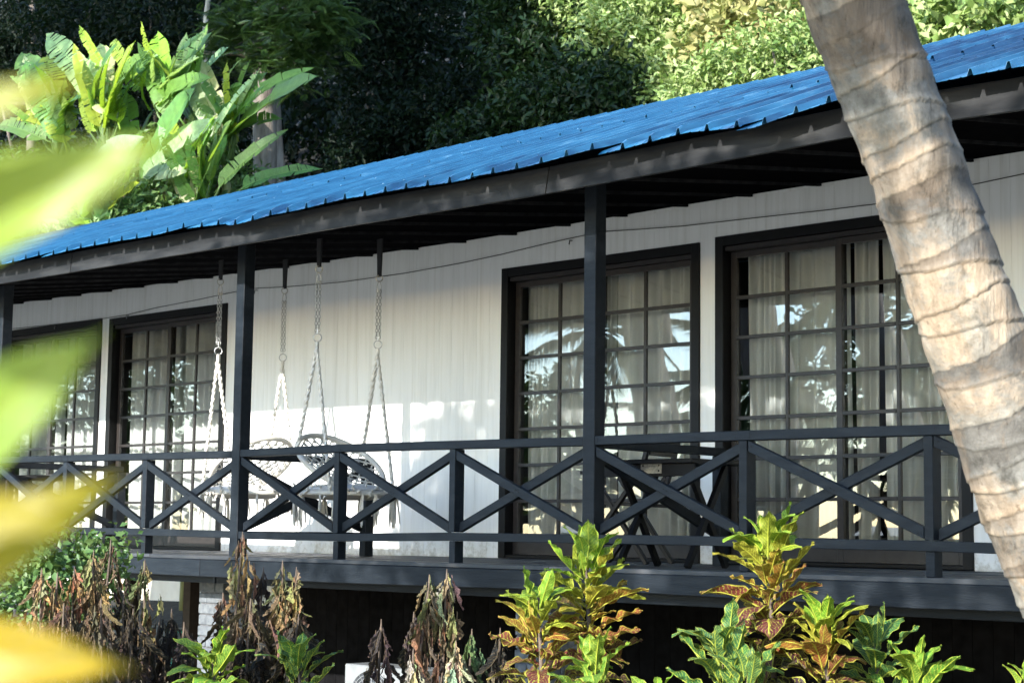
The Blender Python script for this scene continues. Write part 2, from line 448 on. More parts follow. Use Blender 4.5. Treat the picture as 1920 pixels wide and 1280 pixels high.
M['sand'] = simple('sandy_ground', [(0.2, (0.1200, 0.1125, 0.0750)), (0.5, (0.2550, 0.2250, 0.1650)), (0.8, (0.5100, 0.4350, 0.3300))], (1, 1, 1), .8, .95, .7, .03)
M['beach'] = simple('pale_bounce_sand', [(0.2, (.38, .345, .28)), (0.5, (.50, .46, .385)), (0.8, (.60, .56, .48))], (1, 1, 1), .8, .95, .5, .03)  # unseen paler sand, added to bounce light onto the upper wall
M['soil'] = simple('leaf_litter_soil', [(0.3, (.004, .005, .003)), (0.7, (.010, .010, .007))], (1, 1, 1), 1.2, .95, .8, .05)
M['litter'] = simple('dry_leaf_litter', [(0.3, (.07, .045, .03)), (0.7, (.20, .14, .09))], (3, 3, 3), 3, .9, .3)

# ================================================================== GROUND
GZ = -1.35
def ground():
    xs = sorted(set([-900, -400, -200, -120] + list(range(-80, 61, 4)) + [90, 200, 400, 900]))
    ys = sorted(set([-900, -400, -200, -100] + list(range(-60, 12, 4)) + [14, 18, 22, 28, 36, 48, 70, 120, 300, 900]))
    vs = []; fs = []
    for y in ys:
        for x in xs:
            z = GZ
            if y > 12: z = GZ + (y-12)*.85 if y < 80 else GZ + 68*.85 + (y-80)*.02
            z += .05*math.sin(x*.9)*math.sin(y*.7) if -60 < y < 12 and abs(x) < 60 else 0
            vs.append((x, y, z))
    n = len(xs)
    lo = []; hi = []
    for j in range(len(ys)-1):
        for i in range(n-1):
            f = (j*n+i, j*n+i+1, (j+1)*n+i+1, (j+1)*n+i)
            (hi if ys[j] >= 12 - 1e-6 or ys[j+1] > 12 else lo).append(f)
    me = bpy.data.meshes.new('ground'); me.from_pydata(vs, [], lo+hi)
    me.materials.append(M['sand']); me.materials.append(M['soil']); me.materials.append(M['beach'])
    for k, p in enumerate(me.polygons): p.material_index = (2 if p.center.y < -7 else 0) if k < len(lo) else 1
    o = bpy.data.objects.new('ground', me); COL.objects.link(o)
    tag(o, kind='structure')
ground()

# ================================================================== BUNGALOW
L = 1.215
D = 2.05
house = thing('bungalow', 'white boarded bungalow with blue corrugated roof and dark timber veranda', 'bungalow', (0, 0, GZ))
HI = Matrix.Translation((0, 0, -GZ))
class H:      # children are given in world coordinates
    pass
def under(o):
    o.parent = house
    o.matrix_parent_inverse = Matrix.Translation((0, 0, -GZ))
    return o
def hbox(name, m, x0, x1, y0, y1, z0, z1, bevel=0.0):
    return under(box(name, m, None, x0, x1, y0, y1, z0, z1, bevel))
def hpart(name, m, mb, **k):
    return under(mb.build(name, m, None, **k))

X0, X1 = -16.4, 6.6
ERX = 9.0
walltop = [(-16, 2.70), (-10.7, 2.72), (-6.4, 2.669), (-4.8, 2.652), (-2.8, 2.643), (-.85, 2.664), (.8, 2.668), (2, 2.675), (7, 2.68)]
DOORS = [(-15.2, -12.93), (-10.86, -8.755), (-8.60, -6.535), (-2.75, -.676), (-.526, 1.565), (4.9, 6.6)]
DT = lambda X: interp(X, [(-10.8, 2.445), (-6.5, 2.407), (-2.7, 2.375), (-.6, 2.405), (1.6, 2.42)])
# wall boards between doors (full height) and over the doors
def wall_boards():
    solid = []
    x = X0
    for a, b in DOORS:
        solid.append((x, a)); x = b
    solid.append((x, X1))
    bw = 0.152
    def run(a, b, zlo, zhi):
        n = max(1, round((b-a)/bw)); s = (b-a)/n
        for i in range(n):
            p, q = a+i*s, a+(i+1)*s
            top = zhi + random.uniform(-.012, .012)
            mb = MB()
            g = .0006
            mb.box(p+g, q-g, D, D+.02, zlo, top)
            hpart('wall_board', M['wall'], mb, bevel=.0007)
    for a, b in solid:
        if b-a > .05: run(a, b, .004, interp((a+b)/2, walltop)+.02)
    for a, b in DOORS:
        run(a, b, DT((a+b)/2)+.003, interp((a+b)/2, walltop)+.02)
    # core wall behind the boards, with the door openings left free
    mb = MB()
    for a, b in solid:
        mb.box(a+.001, b-.001, D+.0035, D+.12, -.02, 2.9)
    for a, b in DOORS:
        mb.box(a-.001, b+.001, D+.0035, D+.12, DT((a+b)/2)+.001, 2.9)
    hpart('wall', M['wall'], mb)
wall_boards()
# end and back walls
hbox('wall', M['wall'], X0, X0+.1, D+.121, 7.9, -.02, 2.9)
hbox('wall', M['wall'], X1-.1, X1, D+.121, 7.9, -.02, 2.9)
hbox('wall', M['wall'], X0, X1, 7.901, 8.0, -.02, 2.9)
# rooms behind the curtains
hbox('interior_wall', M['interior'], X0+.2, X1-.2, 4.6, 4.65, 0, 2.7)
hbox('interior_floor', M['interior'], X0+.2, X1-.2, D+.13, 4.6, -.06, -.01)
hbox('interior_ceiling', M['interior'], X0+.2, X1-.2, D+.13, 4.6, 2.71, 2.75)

# deck
def deck():
    ny = 15; y0 = -.05; s = (D-.003-y0)/ny
    for j in range(ny):
        x = X0 + random.uniform(-2, 0)
        while x < ERX:
            ln = random.uniform(3.2, 4.6); a = max(x, X0); b = min(x+ln, ERX)
            if b > a+.1:
                dz = random.uniform(-.003, .003)
                hbox('deck_board', M['deck'], a+.002, b-.002, y0+j*s+.003, y0+(j+1)*s-.003, -.028+dz, .0+dz, .002)
            x += ln
deck()
fb = [(-16.5, -.16), (-4.6, -.158), (-2.3, -.162), (-1.1, -.155), (.4, -.140), (.9, -.146), (2.4, -.162), (3.0, -.155), (9, -.158)]
cuts = [X0, -12.4, -8.2, -3.93, .2, 4.3, ERX]
for a, b in zip(cuts, cuts[1:]):
    mb = MB()
    xs = [a+.003] + [x for x, _ in fb if a+.05 < x < b-.05] + [b-.003]
    vs = []; 
    for x in xs:
        zb = interp(x, fb); vs += [(x, -.075, -.029), (x, -.052, -.029), (x, -.052, zb), (x, -.075, zb)]
    fs = [(0, 1, 2, 3), tuple(4*(len(xs)-1)+k for k in (3, 2, 1, 0))]
    for i in range(len(xs)-1):
        for k in range(4):
            l = (k+1) % 4
            fs.append((4*i+k, 4*(i+1)+k, 4*(i+1)+l, 4*i+l))
    mb.add(vs, fs)
    hpart('deck_fascia', M['timber'], mb, bevel=.003)
    hbox('deck_beam', M['timber'], a+.01, b-.01, .08, .17, -.215, -.032, .004)
for x in np.arange(X0+.3, ERX, .6):
    hbox('joist', M['dark'], x, x+.05, .171, D+5.5, -.20, -.031)
# piers of whitewashed bricks
def pier(cx, cy, w=.33, ztop=-.222):
    p = MB().box(cx-w/2+.012, cx+w/2-.012, cy-w/2+.012, cy+w/2-.012, GZ-.2, ztop-.002).build('pier', M['mortar'])
    under(p)
    h = .089; z = ztop; c = 0
    meshes = {}
    def brick(x0, x1, y0, y1, z0, z1):
        key = (round(x1-x0, 3), round(y1-y0, 3))
        if key not in meshes:
            a, b = (x1-x0)/2, (y1-y0)/2
            meshes[key] = MB().box(-a, a, -b, b, -(z1-z0)/2, (z1-z0)/2).mesh('brick', bevel=.006)
            meshes[key].materials.append(M['whitebrick'])
        o = bpy.data.objects.new('brick', meshes[key]); COL.objects.link(o)
        o.parent = p
        o.location = ((x0+x1)/2+random.uniform(-.003, .003), (y0+y1)/2+random.uniform(-.003, .003), (z0+z1)/2)
        o.rotation_euler.z = random.uniform(-.01, .01)
    while z-h > GZ-.1:
        g = .005; z0, z1 = z-h+g, z-g
        x0, x1, y0, y1 = cx-w/2, cx+w/2, cy-w/2, cy+w/2; t = w/3
        if c % 2 == 0:
            brick(x0, x1-t-g, y0, y0+t-g, z0, z1); brick(x1-t+g, x1, y0, y1-t-g, z0, z1)
            brick(x0, x0+t-g, y0+t+g, y1, z0, z1); brick(x0+t+g, x1, y1-t+g, y1, z0, z1)
        else:
            brick(x0, x0+t-g, y0, y1-t-g, z0, z1); brick(x0+t+g, x1, y0, y0+t-g, z0, z1)
            brick(x1-t+g, x1, y0+t+g, y1, z0, z1); brick(x0, x1-t-g, y1-t+g, y1, z0, z1)
        z -= h; c += 1
for cx in (-8.1, -4.47, -.84):
    pier(cx, .60)
# dark vertical boards added to keep the space under the right part black
x = -6.1
while x < ERX:
    hbox('dark_infill_board', M['dark'], x, x+.148, 2.4, 2.42, GZ-.1, -.205)
    x += .152
for yy in np.arange(2.43, 7.5, .152):
    hbox('dark_infill_board', M['dark'], -6.12, -6.10, yy, yy+.148, GZ-.1, -.205)
for px in (-9.0, atY(350, 1150, 2.65).x):
    hbox('support_post', M['pole'], px, px+.12, 2.6, 2.72, GZ-.1, -.201)

# main posts
for k in (-12, -9, -6, -3, 0, 3, 6):
    x = k*L
    hbox('veranda_post', M['timber'], x-.003, x+.097, -.012, .09, .0, 2.50, .004)

# eaves: fascia board, soffit boards, battens
ff = [(-16.5, 2.312), (-6.4, 2.312), (-3.0, 2.292), (-1.8, 2.293), (.08, 2.280), (1.19, 2.291), (2.33, 2.306), (2.91, 2.303), (3.3, 2.292), (9, 2.30)]
cuts = [X0-.3, -9.1, -5.25, .14, 4.2, ERX]
for a, b in zip(cuts, cuts[1:]):
    xs = [a+.004] + [x for x, _ in ff if a+.05 < x < b-.05] + [b-.004]
    vs = []
    for i, x in enumerate(xs):
        zb = interp(x, ff)
        sk = .03 if i == 0 and a > X0 else (.03 if i == len(xs)-1 and b < ERX else 0)   # splayed joint
        vs += [(x, -.50, zb+.165), (x, -.475, zb+.165), (x-sk, -.475, zb), (x-sk, -.50, zb)]
    fs = [(0, 1, 2, 3), tuple(4*(len(xs)-1)+k for k in (3, 2, 1, 0))]
    for i in range(len(xs)-1):
        for k in range(4):
            l = (k+1) % 4
            fs.append((4*i+k, 4*(i+1)+k, 4*(i+1)+l, 4*i+l))
    hpart('fascia_board', M['fascia'], MB().add(vs, fs), bevel=.002)
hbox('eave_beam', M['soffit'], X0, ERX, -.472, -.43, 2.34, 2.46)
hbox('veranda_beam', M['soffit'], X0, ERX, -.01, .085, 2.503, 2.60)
x = X0
while x < ERX:
    ln = 1.2
    zt = interp(x+.6, walltop)
    def sz(y): return 2.345 + (y+.43)*(zt+.012-2.345)/(D+.43)
    vs = []
    for xx in (x+.003, x+ln-.003):
        zt = interp(xx, walltop)
        vs += [(xx, -.43, sz(-.43)+.02), (xx, D+.02, sz(D+.02)+.02), (xx, D+.02, sz(D+.02)+.035), (xx, -.43, sz(-.43)+.035)]
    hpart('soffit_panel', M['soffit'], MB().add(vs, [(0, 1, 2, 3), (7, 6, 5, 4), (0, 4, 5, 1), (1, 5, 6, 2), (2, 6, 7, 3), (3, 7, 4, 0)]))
    for xx in (x, x+.6):
        zt = interp(xx, walltop)
        mb = MB(); mb.bar((xx, -.43, sz(-.43)+.008), (xx, D-.003, sz(D-.003)+.012), .022, .022)
        hpart('rafter', M['batten'], mb)
    x += ln

# roof sheets: trapezoidal ribs, warped eave edge, two rows that overlap
re_pts = [(-16.5, 2.44), (-5.5, 2.445), (-4.1, 2.434), (-2.95, 2.433), (-2.90, 2.415), (-1.6, 2.438), (-.52, 2.425), (.4, 2.430), (1.33, 2.440), (1.62, 2.408), (1.82, 2.398), (2.05, 2.432), (2.35, 2.469), (2.92, 2.462), (3.41, 2.455), (9, 2.45)]
RY, EY = 3.2, -.68
def ridge_z(x): return 3.884 + .0045*x
def roof_z(x, y):
    e = interp(x, re_pts); k = (y-EY)/(RY-EY)
    base = 2.44 + (ridge_z(x)-2.44)*k
    return base + (e-2.44)*max(0, 1-k*2.6)
RIB = .205
def sheet(x0, nr, ya, yb, dz, seed):
    r = random.Random(seed)
    xs = []; hz = []
    for i in range(nr):
        b = x0+i*RIB
        for t, h in ((0, 0), (.30, 0), (.34, .004), (.38, 0), (.62, 0), (.66, .004), (.70, 0), (.82, 0), (.88, .036), (.95, .036)):
            xs.append(b+t*RIB); hz.append(h)
    xs += [x0+nr*RIB, x0+nr*RIB+.008]; hz += [0, -.002]
    # a loose lap at the sheet's side lifts a little
    ys = [ya + (yb-ya)*t for t in (0, .03, .08, .18, .35, .55, .75, .9, 1)]
    lift = r.choice([0, .003, .006, .012])*(2 if x0 > .5 else 1)
    ph = r.uniform(0, 6)
    jit = r.uniform(-.02, .03)
    vs = []; fs = []; n = len(xs)
    for j, y in enumerate(ys):
        for i, x in enumerate(xs):
            u = (x-x0)/(nr*RIB)
            edge = math.exp(-((y-ya)/.25))
            z = roof_z(x, y) + hz[i] + dz + lift*(u**3)*edge + (.007*math.sin(ph+u*5)+.006*math.sin(ph*2+x*2.1))*edge
            yy = y + (jit if j == 0 else 0)
            vs.append((x, yy, z))
    for j in range(len(ys)-1):
        for i in range(n-1):
            fs.append((j*n+i, j*n+i+1, (j+1)*n+i+1, (j+1)*n+i))
    o = hpart('roof_sheet', M['roof'], MB().add(vs, fs))
    sm = o.modifiers.new('thickness', 'SOLIDIFY'); sm.thickness = .0015
    # roofing screws on the ribs along the purlins
    mb = MB()
    for yp in (ya+.18, ya+(yb-ya)*.5, yb-.2):
        for i in range(nr):
            if r.random() < .16:
                x = x0+(i+.92)*RIB + r.uniform(-.004, .004)
                z = roof_z(x, yp)+.036+dz
                mb.tube([(x, yp, z), (x, yp, z+.004), (x, yp, z+.008)], [.007, .006, .003], 6)
    mb.build('screw', M['roof'], o); bpy.data.objects[o.name].children[0]['kind'] = 'stuff'
    return o
x = X0-.35; k = 0
while x < ERX:
    sheet(x, 5, EY, 1.35, 0, k)
    sheet(x+.001, 5, 1.05, RY, .018 if x > -.3 else .006, 100+k)
    x += 5*RIB; k += 1
# back slope and ridge cap
XR = X0-.35
bk = MB().add([(XR, RY, ridge_z(XR)-.002), (x, RY, ridge_z(x)-.002), (x, 8.6, 2.3), (XR, 8.6, 2.3)], [(0, 1, 2, 3)])
o = hpart('roof_back', M['roof'], bk); sm = o.modifiers.new('t', 'SOLIDIFY'); sm.thickness = .01
for i in range(8):
    a = XR+(x-XR)*i/8; b = XR+(x-XR)*(i+1)/8-.002
    za, zb = ridge_z(a)+.030, ridge_z(b)+.030
    vs = [(a, RY-.17, za-.062), (b, RY-.17, zb-.062), (a, RY, za+.004), (b, RY, zb+.004), (a, RY+.17, za-.07), (b, RY+.17, zb-.07)]
    o = hpart('ridge_cap', M['roof'], MB().add(vs, [(0, 1, 3, 2), (2, 3, 5, 4)]))
    sm = o.modifiers.new('t', 'SOLIDIFY'); sm.thickness = .002
# gable ends
for gx in (X0, X1-.1):
    hpart('gable', M['wall'], MB().add([(gx, D, 2.91), (gx+.1, D, 2.91), (gx, 8, 2.91), (gx+.1, 8, 2.91), (gx, RY, 3.74), (gx+.1, RY, 3.74), (gx, D, 3.3), (gx+.1, D, 3.3)],
          [(0, 2, 4, 6), (1, 7, 5, 3), (0, 1, 3, 2), (2, 3, 5, 4), (4, 5, 7, 6), (6, 7, 1, 0)]))

# doors
pane_mesh = {}
def door(xa, xb, nm):
    zt = DT((xa+xb)/2)
    f = .075
    # outer timber frame, standing 12 mm proud of the wall
    mb = MB()
    mb.box(xa, xa+f, D-.02, D+.13, .003, zt); mb.box(xb-f, xb, D-.02, D+.13, .003, zt)
    mb.box(xa+f, xb-f, D-.02, D+.13, zt-f, zt)
    mb.box(xa+f, xb-f, D-.01, D+.13, .003, .03)
    hpart('door_frame', M['blackwood'], mb, bevel=.003)
    a, b, top, bot = xa+f+.002, xb-f-.002, zt-f-.002, .032
    hbox('door_track', M['bronze'], a, b, D+.004, D+.125, top-.035, top, .002)
    mid = (a+b)/2
    for leaf in (0, 1):
        la, lb = (a, mid+.025) if leaf == 0 else (mid-.025, b)
        y0 = D+.075 if leaf == 0 else D+.035
        y1 = y0+.032
        st = .052; kick = .14; tp = top-.037
        m = MB()
        m.box(la, la+st, y0, y1, bot, tp); m.box(lb-st, lb, y0, y1, bot, tp)
        m.box(la+st, lb-st, y0, y1, bot, bot+kick); m.box(la+st, lb-st, y0, y1, tp-.045, tp)
        d = hpart('sliding_door', M['bronze'], m, bevel=.002)
        ga, gb, gz0, gz1 = la+st, lb-st, bot+kick, tp-.045
        gm = (ga+gb)/2; nr = 7; rh = (gz1-gz0)/nr; bw = .026
        MB().box(gm-bw/2, gm+bw/2, y0+.003, y1-.003, gz0+.001, gz1-.001).build('glazing_bar', M['bronze'], d, bevel=.002)
        for i in range(1, nr):
            z = gz0+i*rh
            for p, q in ((ga, gm-bw/2-.0005), (gm+bw/2+.0005, gb)):
                MB().box(p+.0005, q-.0005, y0+.001, y1-.001, z-bw/2, z+bw/2).build('glazing_bar', M['bronze'], d, bevel=.002)
        for i in range(nr):
            for p, q in ((ga, gm-bw/2), (gm+bw/2, gb)):
                z0 = gz0+i*rh+(bw/2 if i else 0); z1 = gz0+(i+1)*rh-(bw/2 if i < nr-1 else 0)
                ym = (y0+y1)/2
                w2, h2 = (q-p)/2, (z1-z0)/2
                key = (round(w2, 3), round(h2, 3))
                if key not in pane_mesh:
                    pm = bpy.data.meshes.new('pane')
                    pm.from_pydata([(-w2, 0, -h2), (w2, 0, -h2), (w2, 0, h2), (-w2, 0, h2)], [], [(0, 1, 2, 3)])
                    pm.materials.append(M['glass']); pane_mesh[key] = pm
                po = bpy.data.objects.new('pane', pane_mesh[key]); COL.objects.link(po); po.parent = d
                po.location = ((p+q)/2, ym, (z0+z1)/2)
                po.rotation_euler = (random.uniform(-.004, .004), 0, random.uniform(-.005, .005))
        if leaf == 1:
            MB().box(lb-st*.62, lb-st*.38, y0-.012, y0-.0005, 1.03, 1.21).build('handle', M['blackwood'], d, bevel=.003)
door_lbl = {}
for i, (a, b) in enumerate(DOORS):
    door(a, b, i)

# ================================================================== CURTAINS (behind the panes)
def curtain(xa, xb, y, ztop, label, gap=0.0, seed=0):
    r = random.Random(seed)
    n = int((xb-xa)/.008); xs = np.linspace(xa, xb, n)
    per = []; ph = 0
    for xx in xs:
        ph += .008*2*math.pi/(.105+.06*math.sin(xx*7+seed))
        per.append(ph)
    zs = [.02, .25, .6, 1.0, 1.5, 2.0, ztop]
    vs = []; fs = []
    for j, z in enumerate(zs):
        amp = .046 - .016*(z/ztop)
        for i, xx in enumerate(xs):
            yy = y + amp*math.sin(per[i]+.5*math.sin(z*1.3+xx*3)) + .012*math.sin(per[i]*.37+z)
            vs.append((xx+.012*math.sin(per[i]*.5+z*1.1)+(.05*gap*(1-z/ztop) if i == n-1 else 0), yy, z))
    for j in range(len(zs)-1):
        for i in range(n-1):
            fs.append((j*n+i, j*n+i+1, (j+1)*n+i+1, (j+1)*n+i))
    o = MB().add(vs, fs).build('curtain', M['curtain'], smooth=True)
    tag(o, label, 'curtain', 'pleated curtains behind the glass doors')
ctl = [(-10.77, -9.83, 'pale pleated curtain in left half of the leftmost door behind yellow leaves'),
       (-9.80, -8.86, 'pale sunlit curtain behind the right leaf of the leftmost door'),
       (-8.50, -7.60, 'pale curtain behind the left leaf of the door left of the hanging chairs'),
       (-7.58, -6.62, 'pale curtain behind the door leaf nearest the left swing ropes'),
       (-2.66, -1.71, 'sheer grey curtain behind the glass just left of the central veranda post'),
       (-1.70, -.70, 'sheer grey curtain behind the glass just right of the central veranda post'),
       (-.43, .515, 'shaded grey curtain behind the left leaf of the rightmost door'),
       (.525, .715, 'narrow dark edged curtain panel beside the gap in the rightmost door'),
       (.745, 1.50, 'grey curtain behind the right leaf of the rightmost door beside the leaning trunk')]
for i, (a, b, lb) in enumerate(ctl):
    curtain(a, b, D+.24, 2.30, lb, seed=i)

# ================================================================== RAILINGS
hr = [(-16.5, .835), (-7.2, .838), (-3.69, .811), (-3.58, .817), (-2.36, .829), (-.74, .820), (-.04, .814), (.07, .816), (.79, .816), (1.89, .811), (2.6, .806), (3.6, .81), (9, .81)]
brb = [(-16.5, .155), (-6.2, .153), (-4.88, .149), (-3.7, .141), (-3.46, .134), (-2.34, .130), (-1.24, .148), (.24, .147), (.79, .147), (1.58, .141), (2.42, .137), (2.85, .13), (9, .135)]
rail_labels = ['crossed timber railing at far left behind the blurred leaves',
               'crossed timber railing left of the post beside the hanging chairs',
               'crossed timber railing in front of the hanging chairs between two tall posts',
               'crossed timber railing right of the central post up to the palm trunk',
               'crossed timber railing beyond the palm trunk at the right edge']
def beam_between(name, xa, xb, top, bot, y0, y1, parent, m):
    xs = [xa] + [x for x, _ in top if xa+.08 < x < xb-.08] + [xb]
    vs = []
    for x in xs:
        vs += [(x, y0, top_z(x, top)), (x, y1, top_z(x, top)), (x, y1, bot(x)), (x, y0, bot(x))]
    fs = [(0, 1, 2, 3), tuple(4*(len(xs)-1)+k for k in (3, 2, 1, 0))]
    for i in range(len(xs)-1):
        for k in range(4):
            l = (k+1) % 4
            fs.append((4*i+k, 4*(i+1)+k, 4*(i+1)+l, 4*i+l))
    return MB().add(vs, fs).build(name, m, parent, bevel=.003)
def top_z(x, t): return interp(x, t)
for bi, k0 in enumerate((-9, -6, -3, 0, 3)):
    pass
BAYS = [(-9, rail_labels[0]), (-6, rail_labels[1]), (-3, rail_labels[2]), (0, rail_labels[3]), (3, rail_labels[4])]
for k0, lab in BAYS:
    t = thing('veranda_railing', lab, 'railing', (0, 0, 0), 'crossed timber railings along the veranda edge')
    xa, xb = k0*L+.099, (k0+3)*L-.005
    beam_between('handrail', xa, xb, hr, lambda x: interp(x, hr)-.056, -.008, .092, t, M['timber'])
    beam_between('bottom_rail', xa, xb, [(x, z+.056) for x, z in brb], lambda x: interp(x, brb), -.004, .060, t, M['timber'])
    for j in range(3):
        pa = (k0+j)*L + (.097 if j == 0 else .055)
        pb = (k0+j+1)*L - (.003 if j == 2 else .0)
        if j > 0:
            px = (k0+j)*L
            zt = interp(px, hr)-.058
            tw = random.uniform(-.003, .003)
            MB().box(px-.004, px+.052, .006+tw, .088, .001, interp(px, brb)-.001).build('baluster', M['timber'], t, bevel=.003)
            MB().box(px-.004, px+.052, -.002+tw, .088, interp(px, brb)+.058, zt).build('baluster', M['timber'], t, bevel=.003)
        zb = (interp(pa, brb)+interp(pb, brb))/2+.058; zt = (interp(pa, hr)+interp(pb, hr))/2-.058
        # descending brace in front, rising brace let in behind in two pieces
        hh = .058
        ang = math.atan2(zt-zb, pb-pa)
        e = hh/2/math.cos(ang)
        def brace(p0, z0, p1, z1, ya, yb, nm='brace'):
            # cut to vertical ends
            vs = []
            for (x, z) in ((p0, z0), (p1, z1)):
                vs += [(x, ya, z+e), (x, yb, z+e), (x, yb, z-e), (x, ya, z-e)]
            fs = [(0, 1, 2, 3), (7, 6, 5, 4)] + [(k, 4+k, 4+(k+1) % 4, (k+1) % 4) for k in range(4)]
            MB().add(vs, fs).build(nm, M['timber'], t, bevel=.003)
        jz = random.uniform(-.006, .006)
        nl_ = MB()
        for (nx, nz) in ((pa+.03, zt-e), (pb-.04, zb+e), ((pa+pb)/2-.012, (zt+zb)/2), ((pa+pb)/2+.014, (zt+zb)/2-.012)):
            nl_.tube([(nx, -.002, nz), (nx, -.0045, nz)], .0045, 6)
        for nx in (pa+.02, pb-.02):
            for dz_ in (-.018, -.04):
                nl_.tube([(nx, -.009, interp(nx, hr)+dz_), (nx, -.0115, interp(nx, hr)+dz_)], .004, 6)
        tag(nl_.build('nail_heads', M['blackwood'], t), kind='stuff')
        brace(pa+.004, zt-e+jz, pb-.008, zb+e+jz, -.001, .036)
        brace(pa+.004, zb+e, pb-.008, zt-e, .038, .078)
# railings that divide one veranda from the next, running back to the wall
div_labels = {-6: 'dark divider railing running back from the far left post', -3: 'dark divider railing behind the right hanging chair',
              0: 'dark divider railing running back from the central post', 3: 'divider railing behind the palm trunk'}
for k0 in (-6, -3, 0, 3):
    x = k0*L
    t = thing('divider_railing', div_labels[k0], 'railing', (0, 0, 0), 'railings dividing the verandas')
    ye = 1.30
    MB().box(x+.012, x+.085, .094, ye+.06, .745, .800).build('handrail', M['timber'], t, bevel=.003)
    MB().box(x+.020, x+.080, .094, ye-.001, .14, .195).build('bottom_rail', M['timber'], t, bevel=.003)
    MB().box(x+.012, x+.085, ye, ye+.09, .001, .744).build('post', M['timber'], t, bevel=.003)
    for za, zb, xo in ((.70, .23, .028), (.23, .70, .062)):
        m = MB(); m.bar((x+xo, .098, za), (x+xo, ye-.003, zb), .03, .065); m.build('brace', M['timber'], t, bevel=.002)

